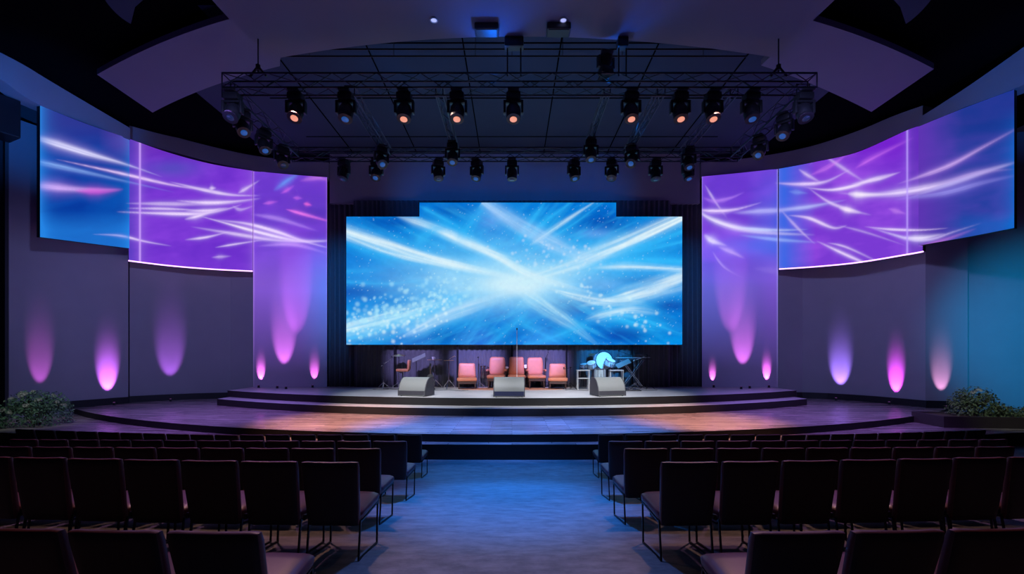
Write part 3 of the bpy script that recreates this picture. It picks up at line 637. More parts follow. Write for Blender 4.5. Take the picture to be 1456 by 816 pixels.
screen_grid('side_screen', [(1306, 16.4, 349, 180), (1372, 15.05, 337.5, 153), (1442, 13.9, 324, 127)], pic_far_right, 1.1, 0.16, 'deep blue far right wall screen with pink light streaks')
# main screen: a wide rectangle with a taller centre, one display
def main_screen():
    Yd = 21.2; nu, nv = 479, 203
    U = np.linspace(492.5, 970, nu); V = np.linspace(490, 288, nv)
    X, Y = np.meshgrid(U, V, indexing='ij')
    C = np.clip(pic_main(X.ravel(), Y.ravel()), 0, 1.1)
    co = np.stack([(X-728)/FPX*Yd, np.full_like(X, Yd), EYE+(HOR-Y)/FPX*Yd], -1).reshape(-1, 3)
    idx = np.arange(nu*nv).reshape(nu, nv)
    F = np.stack([idx[:-1, :-1], idx[1:, :-1], idx[1:, 1:], idx[:-1, 1:]], -1).reshape(-1, 4)
    cx = X[:-1, :-1].ravel(); cy = Y[:-1, 1:].ravel()
    F = F[~((cy < 308) & ((cx < 595.5) | (cx > 876)))]
    me = bpy.data.meshes.new('display'); me.from_pydata(co.tolist(), [], F.tolist()); me.update()
    ca = me.color_attributes.new('picture', 'FLOAT_COLOR', 'POINT')
    ca.data.foreach_set('color', np.concatenate([C, np.ones((len(C), 1))], 1).astype(np.float32).ravel())
    bm = bmesh.new(); bm.from_mesh(me); bmesh.ops.delete(bm, geom=[v for v in bm.verts if not v.link_faces], context='VERTS'); bm.to_mesh(me); bm.free()
    t = thing('main_screen', 'huge bright blue and white display above the stage with a taller middle', 'screen', (0, Yd, Z_STAGE))
    d = link('display', me, M['display'], t); d.location = (0, -Yd, -Z_STAGE)
    bm = B()
    box(bm, PX(492.5, Yd)-.02, PX(970, Yd)+.02, .02, .3, PZ(490, Yd)-.02-Z_STAGE, PZ(308, Yd)+.0-Z_STAGE)
    box(bm, PX(595.5, Yd)-.02, PX(876, Yd)+.02, .02, .3, PZ(308, Yd)-Z_STAGE, PZ(288, Yd)+.02-Z_STAGE)
    obj('housing', bm, M['black'], t)
    for px in (560, 650, 728, 806, 900):                     # slim legs carrying the wall behind the drape
        bm = B(); box(bm, PX(px, Yd)-.04, PX(px, Yd)+.04, .12, .2, 0, PZ(489, Yd)-Z_STAGE); obj('leg', bm, M['steel_dark'], t)
main_screen()

# ---------------------------------------------------------------- drapes
def drape(name, x0, x1, y, z0, z1, label, pitch=0.24, amp=0.07):
    nx = int((x1-x0)/pitch*8)+1; nz = 14; bm = B(); r = random.Random(int(x0*10))
    ph = [r.uniform(-.5, .5) for _ in range(nx//8+3)]
    G = []
    for i in range(nx):
        x = x0+(x1-x0)*i/(nx-1); f = i/8; k = int(f); w = ph[k]*(1-(f-k))+ph[k+1]*(f-k)
        row = []
        for j in range(nz):
            v = j/(nz-1); z = z0+(z1-z0)*v
            a = amp*(0.6+0.4*(1-v))*(1+0.4*w)
            row.append(bm.verts.new((x+0.02*math.sin(v*3+w*4), y+a*math.sin(2*PI*(f+0.25*w)), z)))
        G.append(row)
    for a, b in zip(G[:-1], G[1:]):
        for j in range(nz-1): bm.faces.new((a[j], b[j], b[j+1], a[j+1]))
    o = obj(name, bm, M['drape'], None, True); sm = o.modifiers.new('thickness', 'SOLIDIFY'); sm.thickness = 0.01
    tag(o, label, 'curtain', 'black stage drapes'); return o
ztop = PZ(288, 21.9)
drape('stage_drape', PX(466, 22), PX(515, 22), 21.95, Z_STAGE, ztop, 'dark pleated drape between left lit column and main screen')
drape('stage_drape', PX(941, 22), PX(998, 22), 21.95, Z_STAGE, ztop, 'dark pleated drape between main screen and right lit column')
drape('stage_drape', PX(508, 22.1), PX(948, 22.1), 21.62, Z_STAGE, ztop, 'wide pleated drape hanging behind and below the main screen', 0.24, 0.045)

# ---------------------------------------------------------------- uplights
def on_wall(px, poly):
    k = (px-728)/FPX
    for (x0, y0), (x1, y1) in zip(poly[:-1], poly[1:]):
        den = (x1-x0)-k*(y1-y0)
        if abs(den) < 1e-9: continue
        t = (k*y0-x0)/den
        if -0.001 <= t <= 1.001:
            n = Vector((y1-y0, x0-x1)).normalized(); p = Vector((x0+(x1-x0)*t, y0+(y1-y0)*t))
            if n.dot(Vector((0, 10))-p) < 0: n = -n
            return p, n
    raise ValueError(px)
def uplight(px, apex, poly, zbase, lo_, col, e, lab):
    p, n = on_wall(px, [(q[0], q[1]) for q in poly]); za = PZ(apex, p.y)
    d = (za-zbase-0.13)*math.tan(R(lo_)); half = lo_/2-3.0
    q = p+n*d
    t = thing('floor_uplight', lab, 'uplight', (q.x, q.y, zbase), group='small floor uplights along the walls')
    bm = B(); lathe(bm, [(0.06, 0), (0.06, 0.02), (0.045, 0.03), (0.05, 0.11), (0.045, 0.115)], 12); obj('can', bm, M['fixture'], t, True)
    bm = B(); lathe(bm, [(0.04, 0.112), (0.04, 0.118), (0.02, 0.12)], 12); obj('lens', bm, M['lamp_mag'], t, True)
    lz = zbase+0.13
    lo = math.degrees(math.atan2(d, max(za-lz, 0.05)))         # the cone's lower edge meets the wall at the apex
    tl = max(lo-half, 1.5)
    dirv = Vector((-n.x, -n.y, 0))*math.sin(R(tl))+Vector((0, 0, math.cos(R(tl))))
    o = spot('uplight_beam', (q.x, q.y, lz), Vector((q.x, q.y, lz))+dirv, e*(2.6 if zbase > 0.2 else 1.7), tuple(c*.9+.06 for c in col), half*2, 0.8, 0.02)
    L = o.data; L.use_nodes = True; nt = L.node_tree; em = nt.nodes['Emission']; lf = nt.nodes.new('ShaderNodeLightFalloff')
    lf.inputs['Strength'].default_value = 1.0; nt.links.new(lf.outputs['Linear'], em.inputs['Strength'])
COLP_L = [(PX(360, 21.25), 21.25), (PX(412, 21.35), 21.35), (PX(465, 21.5), 21.5)]
COLP_R = [(PX(998, 21.5), 21.5), (PX(1050, 21.35), 21.35), (PX(1106, 21.25), 21.25)]
uplight(57, 546, A_L, Z_PLAT, 32, (0.60, 0.06, 0.7), 130, 'small black uplight behind the left flowering shrub')
uplight(153, 556, A_L, Z_PLAT, 45, (0.62, 0.09, 1.0), 420, 'small black uplight at the left wall, right of the flowering shrub')
uplight(242, 536, B_L, Z_PLAT, 38, (0.45, 0.08, 0.9), 150, 'small black uplight under the violet left screen')
uplight(371, 540, COLP_L, Z_STAGE, 45, (0.95, 0.12, 0.9), 160, 'small black uplight at the left edge of the left lit column')
uplight(404, 519, COLP_L, Z_STAGE, 38, (0.80, 0.12, 0.9), 150, 'small black uplight second from the left under the left lit column')
uplight(421, 477, COLP_L, Z_STAGE, 27, (0.8, 0.08, 0.9), 130, 'small black uplight third from the left under the left lit column')
uplight(447, 539, COLP_L, Z_STAGE, 45, (0.85, 0.10, 0.8), 110, 'small black uplight at the right edge of the left lit column')
uplight(1013, 541, COLP_R, Z_STAGE, 45, (0.9, 0.12, 0.8), 110, 'small black uplight at the left edge of the right lit column')
uplight(1039, 475, COLP_R, Z_STAGE, 27, (0.8, 0.10, 0.8), 110, 'small black uplight second from the left under the right lit column')
uplight(1056, 519, COLP_R, Z_STAGE, 38, (0.8, 0.12, 0.9), 140, 'small black uplight third from the left under the right lit column')
uplight(1090, 540, COLP_R, Z_STAGE, 45, (0.95, 0.10, 0.95), 190, 'small black uplight at the right edge of the right lit column')
uplight(1195, 548, B_R, Z_PLAT, 45, (0.32, 0.14, 1.0), 300, 'small black uplight left one under the violet right screen')
uplight(1274, 558, B_R, Z_PLAT, 45, (0.80, 0.02, 0.95), 480, 'small black uplight right one under the violet right screen')
uplight(1338, 556, A_R, Z_PLAT, 38, (0.80, 0.30, 0.62), 130, 'small black uplight left of the planter on the cyan wall')

# ---------------------------------------------------------------- trusses
def truss(name, p0, p1, s, label, seg=0.55, r=0.024, up=Vector((0, 0, 1)), m='truss'):
    p0 = Vector(p0); p1 = Vector(p1); ax = (p1-p0); Lt = ax.length; ax.normalize()
    side = ax.cross(up).normalized(); u = side.cross(ax).normalized()
    t = thing(name, label, 'truss', tuple(p0), group='lighting trusses over the stage')
    cs = [side*s/2+u*s/2, -side*s/2+u*s/2, -side*s/2-u*s/2, side*s/2-u*s/2]
    for c in cs:
        bm = B(); tube(bm, c, c+ax*Lt, r, 8); obj('chord', bm, M[m], t, True)
    n = max(2, int(Lt/seg)); bm = B()
    for f in range(4):
        a, b = cs[f], cs[(f+1) % 4]
        for k in range(n):
            q0, q1 = k*Lt/n, (k+1)*Lt/n
            if k % 2 == 0: tube(bm, a+ax*q0, b+ax*q1, r*0.5, 5)
            else: tube(bm, b+ax*q0, a+ax*q1, r*0.5, 5)
    for k in (0, n):
        for f in range(4): tube(bm, cs[f]+ax*k*Lt/n, cs[(f+1) % 4]+ax*k*Lt/n, r*0.7, 6)
    obj('bracing', bm, M[m], t)
    return t
ZT = PZ(120, 12.0)                                   # truss height
YF, YB = 12.0, 16.15
truss('lighting_truss', (PX(322, YF), YF, ZT), (PX(1155, YF), YF, ZT), 0.37, 'long front lighting truss with glowing warm spotlights')
truss('lighting_truss', (PX(412, YB), YB, ZT-0.02), (PX(1052, YB), YB, ZT-0.02), 0.34, 'long rear lighting truss above the main screen')
for x, lab, s in ((-7.6, 'left end truss joining front and rear trusses', .34), (-4.35, 'second cross truss from the left over the stage', .26), (-1.95, 'middle left thin cross truss over the stage', .2), (2.55, 'middle right thin cross truss over the stage', .16), (4.0, 'second cross truss from the right over the stage', .2), (5.95, 'cross truss just left of the right end truss', .2), (7.8, 'right end truss joining front and rear trusses', .34)):
    truss('cross_truss', (x, YF+0.25, ZT-0.02), (x, YB-0.22, ZT-0.02), s, lab, 0.45, 0.02)
# ceiling pipes and rods
yp = (EYE+8.6-EYE)*FPX/(HOR-70)
for py, lab in ((70, 'upper thin black pipe across the ceiling'), (80, 'lower thin black pipe across the ceiling')):
    y = 12.85+ (0 if py == 70 else 0.0); z = PZ(py, y); bm = B(); tube(bm, (PX(395, y), y, z), (PX(1062, y), y, z), 0.022, 8)
    for px in (440, 560, 676, 728, 800, 885, 1000): tube(bm, (PX(px, y), y, z), (PX(px, y), y, H9), 0.008, 5)
    tag(obj('ceiling_pipe', bm, M['steel_dark']), lab, 'pipe', 'ceiling pipes')
def hoist(px, y, lab, w=0.3):
    x = PX(px, y); t = thing('chain_hoist', lab, 'hoist', (x, y, ZT+0.19), group='hoists holding the front truss')
    bm = B(); box(bm, -w/2, w/2, -0.12, 0.12, 0.75, 1.0, 0.03); box(bm, -w*0.3, w*0.3, -0.08, 0.08, 1.0, 1.15, 0.02); obj('motor', bm, M['fixture'], t)
    bm = B(); tube(bm, (0, 0, 1.1), (0, 0, (H9 if px < 800 else EYE+8.3)-ZT-0.19), 0.02, 6); obj('chain', bm, M['steel_dark'], t)
    bm = B(); tube(bm, (-w*.35, 0, 0.02), (-w*.35, 0, 0.78), 0.02, 6); tube(bm, (w*.35, 0, 0.02), (w*.35, 0, 0.78), 0.02, 6); obj('sling', bm, M['steel_dark'], t)
hoist(731, 12.0, 'black chain hoist holding the middle of the front truss', 0.5)
hoist(885, 12.0, 'black chain hoist right of centre on the front truss', 0.28)
for px, lab in ((367, 'left corner suspension hook above the front truss'), (1107, 'right corner suspension hook above the front truss')):
    x = PX(px, 12.0); t = thing('suspension_hook', lab, 'hook', (x, 12.0, ZT+0.19), group='corner suspension hooks')
    bm = B(); tube(bm, (0, 0, 0.1), (0, 0, EYE+8.3-ZT-0.19), 0.016, 6); obj('cable', bm, M['steel_dark'], t)
    bm = B(); tube(bm, (-.22, 0, 0.0), (0, 0, 0.28), 0.035, 6); tube(bm, (.22, 0, 0.02), (0, 0, 0.28), 0.03, 6); tube(bm, (0, 0, 0.18), (0, 0, 0.32), 0.06, 8); obj('bridle', bm, M['fixture'], t)

# ---------------------------------------------------------------- moving heads
def moving_head_mesh():
    d = {}
    bm = B(); box(bm, -.17, .17, -.13, .13, -.2, -.04, .03); box(bm, -.13, .13, -.2, .2, -.035, 0.0, .01); tube(bm, (-.1, 0, -.05), (-.1, 0, .0), .025); tube(bm, (.1, 0, -.05), (.1, 0, .0), .025); d['base'] = bm
    bm = B(); box(bm, -.2, .2, -.07, .07, -.26, -.2, .02)
    box(bm, -.235, -.18, -.07, .07, -.5, -.2, .02); box(bm, .18, .235, -.07, .07, -.5, -.2, .02); d['yoke'] = bm
    bm = B(); lathe(bm, [(.06, .2), (.13, .17), (.165, .08), (.17, -.04), (.155, -.12), (.165, -.14), (.165, -.2), (.13, -.205)], 20); d['head'] = bm
    bm = B(); lathe(bm, [(.082, -.2), (.082, -.215), (.06, -.225)], 20); d['lens'] = bm
    return d
MH = {}
for k, bm in moving_head_mesh().items():
    bmesh.ops.recalc_face_normals(bm, faces=bm.faces); me = bpy.data.meshes.new(k); bm.to_mesh(me); bm.free()
    me.polygons.foreach_set('use_smooth', [True]*len(me.polygons)); me.set_sharp_from_angle(angle=R(35)); MH[k] = me
    me.materials.append(M['fixture'])
LENS = {}
for k in ('lamp_warm', 'lamp_blue', 'lamp_off'):
    me = MH['lens'].copy(); me.materials.clear(); me.materials.append(M[k]); LENS[k] = me
def moving_head(loc, lens, tilt, pan, lab, sc=1.0, group='spotlights hanging from the trusses', up=False):
    t = thing('stage_spotlight', lab, 'spotlight', loc, pan, group); t.scale = (sc, sc, sc)
    if up: t.rotation_euler = (PI, 0, pan)
    for k in ('base', 'yoke'):
        o = bpy.data.objects.new(k, MH[k]); COL.objects.link(o); o.parent = t
    h = bpy.data.objects.new('head', MH['head']); COL.objects.link(h); h.parent = t; h.location = (0, 0, -.46); h.rotation_euler = (tilt, 0, 0)
    l = bpy.data.objects.new('lens', LENS[lens]); COL.objects.link(l); l.parent = h
zb = ZT-0.185-0.03
ordn = ['leftmost', 'second from left', 'third from left', 'fourth from left', 'fifth from left', 'sixth from left, at the centre', 'seventh from left', 'eighth from left', 'ninth from left', 'tenth from left', 'rightmost']
for i, (px, ln, tl) in enumerate(((331, 'lamp_off', -.5), (421, 'lamp_warm', -.45), (492, 'lamp_blue', -.3), (575, 'lamp_warm', -.3), (650, 'lamp_warm', -.3), (730, 'lamp_warm', -.3), (897, 'lamp_warm', -.3), (967, 'lamp_warm', -.3), (1013, 'lamp_warm', -.3), (1068, 'lamp_blue', -.3), (1143, 'lamp_off', -.4))):
    glow = {'lamp_warm': 'glowing warm orange', 'lamp_blue': 'with a blue glint', 'lamp_off': 'with an unlit lens given a faint blue glow'}[ln]
    moving_head((PX(px, YF), YF, zb+.0), ln, tl, 0, 'black spotlight %s under the front truss, %s' % (glow, ordn[i]), 1.12)
o2 = ['leftmost', 'second from left', 'third from left', 'fourth from left', 'at the centre', 'sixth from left', 'seventh from left', 'eighth from left', 'rightmost']
for i, (px, ln, tl) in enumerate(((489, 'lamp_off', -.3), (535, 'lamp_blue', -.5), (623, 'lamp_off', -.3), (678, 'lamp_blue', -.35), (728, 'lamp_off', -.1), (816, 'lamp_blue', -.35), (870, 'lamp_off', -.4), (932, 'lamp_off', -.2), (978, 'lamp_blue', -.3))):
    moving_head((PX(px, YB), YB, zb+.0), ln, tl, (i % 3-1)*.4, 'small black spotlight under the rear truss, %s' % o2[i], 1.05)
for (x, y, ln, tl, pan, lab) in ((-7.6, 12.9, 'lamp_blue', -.6, .8, 'spotlight nearer the front on the left end truss'), (-7.6, 14.0, 'lamp_blue', -.5, .9, 'spotlight at mid length of the left end truss'), (-7.6, 15.1, 'lamp_off', -.6, .8, 'spotlight nearest the rear on the left end truss'),
        (7.8, 13.1, 'lamp_blue', -.6, -.9, 'spotlight nearer the front on the right end truss'), (7.8, 14.4, 'lamp_blue', -.7, -.8, 'spotlight further back on the right end truss'),
        (-4.35, 15.2, 'lamp_blue', -.7, .6, 'spotlight on the second cross truss from the left'), (-1.95, 15.0, 'lamp_blue', -.4, 0, 'spotlight on the middle left cross truss'), (2.55, 14.8, 'lamp_blue', -.3, 0, 'spotlight on the middle right cross truss'), (4.0, 15.2, 'lamp_blue', -.7, -.6, 'spotlight on the second cross truss from the right'), (5.95, 15.4, 'lamp_blue', -.4, 0, 'spotlight on the cross truss left of the right end truss')):
    sz = {-7.6: .34, 7.8: .34, -4.35: .26, 2.55: .16}.get(x, .2)
    moving_head((x, y, ZT-.02-sz/2-.02), ln, tl, pan, lab, 1.05)
moving_head((PX(884, 12)-.42, 12.0, ZT+0.21), 'lamp_off', .5, .3, 'black spotlight standing on top of the front truss right of centre', 1.0, up=True)

# ---------------------------------------------------------------- audience chairs
def mk(bm, m, smooth=True):
    bmesh.ops.recalc_face_normals(bm, faces=bm.faces); me = bpy.data.meshes.new('m'); bm.to_mesh(me); bm.free()
    if smooth:
        me.polygons.foreach_set('use_smooth', [True]*len(me.polygons)); me.set_sharp_from_angle(angle=R(50))
    me.materials.append(M[m]); return me
CW = 0.53
def seat_fn(p):
    x, y, z = p; t = (y+0.27)/0.54
    z += 0.012*(1-(x/(CW/2))**2)*(1 if z > 0 else 0) - 0.05*(t > .85)*(t-.85)/.15*(z > 0)*0.4
    return Vector((x*(0.97+0.03*t), y+0.31, z+0.395+0.085*t))
def back_fn(p):
    x, y, z = p; t = (z+0.30)/0.60
    y2 = y+0.05-0.15*t-0.02*(1-(x/(CW/2))**2)*(1 if y > 0 else -1)*0.5
    zt = z+0.61 + (0.010*((x/(CW/2))**2) if t > .8 else 0)
    return Vector((x*(0.90+0.10*t), y2, zt))
bm = B(); rbox(bm, CW-.01, 0.54, 0.105, 0.045, 5, seat_fn); me_seat = mk(bm, 'leather'); me_seat.name = 'seat'
bm = B(); rbox(bm, CW, 0.075, 0.60, 0.033, 5, back_fn); me_back = mk(bm, 'leather_back'); me_back.name = 'backrest'
me_back.materials.append(M['leather'])
for p in me_back.polygons:                                # top, edge and front faces take the lighter leather
    if p.normal.y > 0.3 or p.normal.z > 0.35 or abs(p.normal.x) > 0.6: p.material_index = 1
bm = B()
def bar(bm, a, b, w=0.018, d=0.03):
    a = Vector(a); b = Vector(b); v = b-a
    r = bmesh.ops.create_cube(bm, size=1.0); bmesh.ops.scale(bm, vec=(w, d, v.length+d*0.7), verts=r['verts'])
    bmesh.ops.transform(bm, matrix=Matrix.Translation((a+b)/2) @ v.to_track_quat('Z', 'Y').to_matrix().to_4x4(), verts=r['verts'])
bar(bm, (0, 0.03, 0.015), (0, 0.05, 0.36), .016, .016); bar(bm, (0, 0.55, 0.015), (0, 0.54, 0.43), .016, .016)
bar(bm, (0, 0.03, 0.012), (0, 0.55, 0.012), .016, .016); bar(bm, (0, 0.05, 0.345), (0, 0.54, 0.42), .016, .016)
me_leg = mk(bm, 'steel_dark', False); me_leg.name = 'leg_frame'
bm = B(); box(bm, -.012, .012, -.02, .02, -.025, .025, .004); me_br = mk(bm, 'steel_dark', False); me_br.name = 'link_bracket'
def chair(x, y, rz, label, group, bracket):
    sl = math.atan2(floor_z(y+.5)-floor_z(y), .5)
    t = thing('auditorium_chair', label, 'chair', (x, y, floor_z(y)), rz, group, rx=sl)
    t.rotation_mode = 'ZYX'; t.rotation_euler = (sl, 0, rz)
    for nm, me in (('seat', me_seat), ('backrest', me_back)):
        o = bpy.data.objects.new(nm, me); COL.objects.link(o); o.parent = t
    for s in (-1, 1):
        o = bpy.data.objects.new('leg_frame', me_leg); COL.objects.link(o); o.parent = t; o.location = (s*(CW/2-.025), 0, 0)
    if bracket:
        o = bpy.data.objects.new('link_bracket', me_br); COL.objects.link(o); o.parent = t; o.location = (bracket*0.28, .05, .385)
ROWS = [(2.6, 1.30, -1.364, 3, 3), (4.14, 1.335, -1.375, 7, 7), (5.44, 1.33, -1.56, 9, 10), (6.98, 1.47, -1.60, 12, 12), (9.5, 1.78, -1.86, 16, 17)]
rown = ['nearest row', 'second row from the camera', 'third row from the camera', 'fourth row from the camera', 'farthest row, nearest the stage']
nth = ['aisle-end', 'second', 'third', 'fourth', 'fifth', 'sixth', 'seventh', 'eighth', 'ninth', 'tenth', 'eleventh', 'twelfth', 'thirteenth', 'fourteenth', 'fifteenth', 'sixteenth', 'seventeenth']
PITCH = 0.56
for ri, (y0, xr, xl, nr, nl) in enumerate(ROWS):
    for s, xs, n in ((1, xr, nr), (-1, xl, nl)):
        for k in range(n):
            ax = abs(xs)+PITCH*0.475+PITCH*k
            c = 0.0085
            y = y0+c*(ax*ax-xs*xs); rz = s*math.atan(2*c*ax)
            sd = 'right' if s > 0 else 'left'
            w = 'aisle-end maroon padded chair, %s, %s block' % (rown[ri], sd) if k == 0 else '%s maroon padded chair from the aisle, %s, %s block' % (nth[k], rown[ri], sd)
            chair(s*ax, y, rz, w, 'chairs in the %s of the %s block' % (rown[ri], sd), 0 if k == 0 else -s)

# ---------------------------------------------------------------- shrubs and planter
def shrub(name, lab, x, y, z, rx, ry, h, nleaf, mleaf, flowers=0, cat='shrub', leaf=0.085, seed=1, dome=True):
    r = random.Random(seed); t = thing(name, lab, cat, (x, y, z))
    bm = B()
    for _ in range(14):
        a = r.uniform(0, 2*PI); q = r.uniform(.2, .8)
        pipe(bm, [(0.08*math.cos(a), 0.08*math.sin(a), 0), (rx*q*.5*math.cos(a), ry*q*.5*math.sin(a), h*.35), (rx*q*math.cos(a), ry*q*math.sin(a), h*.75*math.sqrt(max(0.05, 1-q*q*.8)))], 0.012, 5)
    obj('stems', bm, M['stem'], t)
    bm = B()
    lumps = [(r.uniform(-.75, .75), r.uniform(-.7, .7), r.uniform(.25, .8), r.uniform(.25, .42)) for _ in range(22)]
    for _ in range(nleaf):
        if r.random() < .6:
            l = r.choice(lumps); v = Vector((r.gauss(0, 1), r.gauss(0, 1), r.gauss(0, 1))).normalized()*l[3]
            p = Vector(((l[0]+v.x)*rx, (l[1]+v.y)*ry, (l[2]+v.z*.7)*h))
        else:
            v = Vector((r.gauss(0, 1), r.gauss(0, 1), abs(r.gauss(0, 1)))).normalized()*(r.uniform(.75, 1.0))
            p = Vector((v.x*rx, v.y*ry, v.z*h))
        if p.z < 0.02: p.z = r.uniform(.02, .15)
        if (p.x/rx)**2+(p.y/ry)**2+(max(p.z, 0)/h)**2 > 1.15: continue
        s = leaf*r.uniform(.6, 1.3)
        nrm = (v+Vector((r.uniform(-.6, .6), r.uniform(-.6, .6), r.uniform(-.2, .9)))).normalized()
        q = nrm.to_track_quat('Z', 'Y').to_matrix() @ Matrix.Rotation(r.uniform(0, 2*PI), 3, 'Z')
        pts = [(-.5, 0, 0), (-.1, -.26, .06), (.5, 0, -.05), (-.1, .26, .06)]
        mid = bm.verts.new(p+q @ Vector((0, 0, -.03))*s)
        vs = [bm.verts.new(p+q @ (Vector(a)*s)) for a in pts]
        bm.faces.new((vs[0], vs[1], vs[2])); bm.faces.new((vs[0], vs[2], vs[3])); bm.verts.remove(mid)
    obj('foliage', bm, M[mleaf], t, fix=False)
    for k in range(flowers):
        a = r.uniform(-PI, 0) if r.random() < .75 else r.uniform(0, PI); el = r.uniform(.45, 1.3)
        v = Vector((math.cos(a)*math.cos(el)*rx, math.sin(a)*math.cos(el)*ry, math.sin(el)*h))*0.98
        bm = B()
        for j in range(16):
            c = v+Vector((r.uniform(-.06, .06), r.uniform(-.045, .045), r.uniform(-.025, .035)))
            for m_ in range(5):
                an = 2*PI*m_/5+r.random(); s = .03
                d1 = Vector((math.cos(an), -.4+.2*r.random(), math.sin(an)))*s; d2 = Vector((math.cos(an+.9), -.4, math.sin(an+.9)))*s
                bm.faces.new((bm.verts.new(c), bm.verts.new(c+d1), bm.verts.new(c+(d1+d2)*.75), bm.verts.new(c+d2)))
        obj('flower_highlight_cluster', bm, M['flower'], t, fix=False)
    return t
shrub('flowering_shrub', 'round dark green shrub with cream flower clusters at left wall', PX(53, 14.6), 14.6, Z_TREAD, 1.0, .8, 1.12, 3600, 'leaf', 15, seed=3)
shrub('low_fern', 'low blue-green foliage at the far left edge beside the flowering shrub', PX(-14, 13.7), 13.7, Z_TREAD, .38, .3, .60, 900, 'leaf', 0, 'plant', seed=8)
yR = 14.4; xp0 = PX(1342, 14.0); zp = PZ(592, 14.0)
t = thing('planter_box', 'long dark brown planter box at right wall holding greenery', 'planter', (xp0, 14.0, Z_TREAD))
bm = B(); Lp, Dp, hp = 4.0, 1.3, zp-Z_TREAD
for a in ((0, Lp, 0, .06), (0, Lp, Dp-.06, Dp), (0, .06, .06, Dp-.06), (Lp-.06, Lp, .06, Dp-.06)): box(bm, a[0], a[1], a[2], a[3], 0, hp, .008)
obj('side_panels', bm, M['planter'], t)
bm = B(); box(bm, .06, Lp-.06, .06, Dp-.06, 0, hp-.05); obj('soil', bm, M['stem'], t)
t.rotation_euler = (0, 0, R(-6))
shrub('leafy_shrub', 'rounded dark green shrub rising from the left end of the planter', PX(1384, 14.65), 14.65, zp-.05, .78, .5, .95, 2300, 'leaf2', 2, seed=5)  # its two cream clusters stand in for pale highlights on the leaves
for i, (px, lab) in enumerate(((1425, 'low greenery in the planter right of the rounded shrub'), (1468, 'low greenery in the planter at the right frame edge'))):
    shrub('low_greenery', lab, PX(px, 14.3), 14.3, zp-.10, .46, .40, .5, 900, 'leaf2', 0, 'plant', seed=12+i)

# ---------------------------------------------------------------- wedge monitors
def wedge(px, yy, rz, lab, mf, w=1.1, h=.68, dp=.75):
    t = thing('stage_monitor', lab, 'speaker', (PX(px, yy), yy, Z_STAGE), rz, 'wedge monitors on the stage front')
    # curved-front wedge cross-section (depth, height); the front faces the hall
    prof = [(-dp/2, .02), (-dp/2, h*.32)]
    for k in range(9):
        a = k/8; prof.append((-dp/2+.02+dp*.62*a**1.5, h*.32+(h*.68)*math.sin(a*PI/2)))
    prof += [(dp*.36, h*.97), (dp/2, h*.55), (dp/2, .02)]
    bm = B()
    A = [bm.verts.new((-w/2+.03, a, b)) for a, b in prof]; C_ = [bm.verts.new((w/2-.03, a, b)) for a, b in prof]
    for i in range(len(prof)): j = (i+1) % len(prof); bm.faces.new((A[i], A[j], C_[j], C_[i]))
    bm.faces.new(A[::-1]); bm.faces.new(C_)
    obj('cabinet', bm, M[mf], t, True)
    for s in (-1, 1):
        bm = B(); x0 = s*(w/2-.03)
        A = [bm.verts.new((x0, a*1.02, b*1.015)) for a, b in prof]; C_ = [bm.verts.new((x0+s*.03, a*1.02, b*1.015)) for a, b in prof]
        for i in range(len(prof)): j = (i+1) % len(prof); bm.faces.new((A[i], A[j], C_[j], C_[i]))
        bm.faces.new(A[::-1]); bm.faces.new(C_)
        obj('side_cheek', bm, M['mon_side'], t)
    bm = B()
    for sx in (-1, 1):
        for sy in (-1, 1): tube(bm, (sx*(w/2-.1), sy*(dp/2-.08), 0), (sx*(w/2-.1), sy*(dp/2-.08), .025), .03)
    obj('feet', bm, M['fixture'], t)
    bm = B(); box(bm, -w/2+.04, w/2-.04, -dp/2-.012, -dp/2+.005, .05, h*.30, .004); obj('lower_vent', bm, M['mon_blue' if rz == 0 else 'mon_side'], t)
wedge(592, 16.95, R(-16), 'grey wedge monitor at left on the stage front', 'grey_mon')
wedge(724, 16.6, 0, 'wedge monitor in the middle of the stage front with dark blue lower front', 'grey_mon', 1.12, .70)
wedge(864, 16.95, R(14), 'grey wedge monitor at right on the stage front', 'grey_mon')

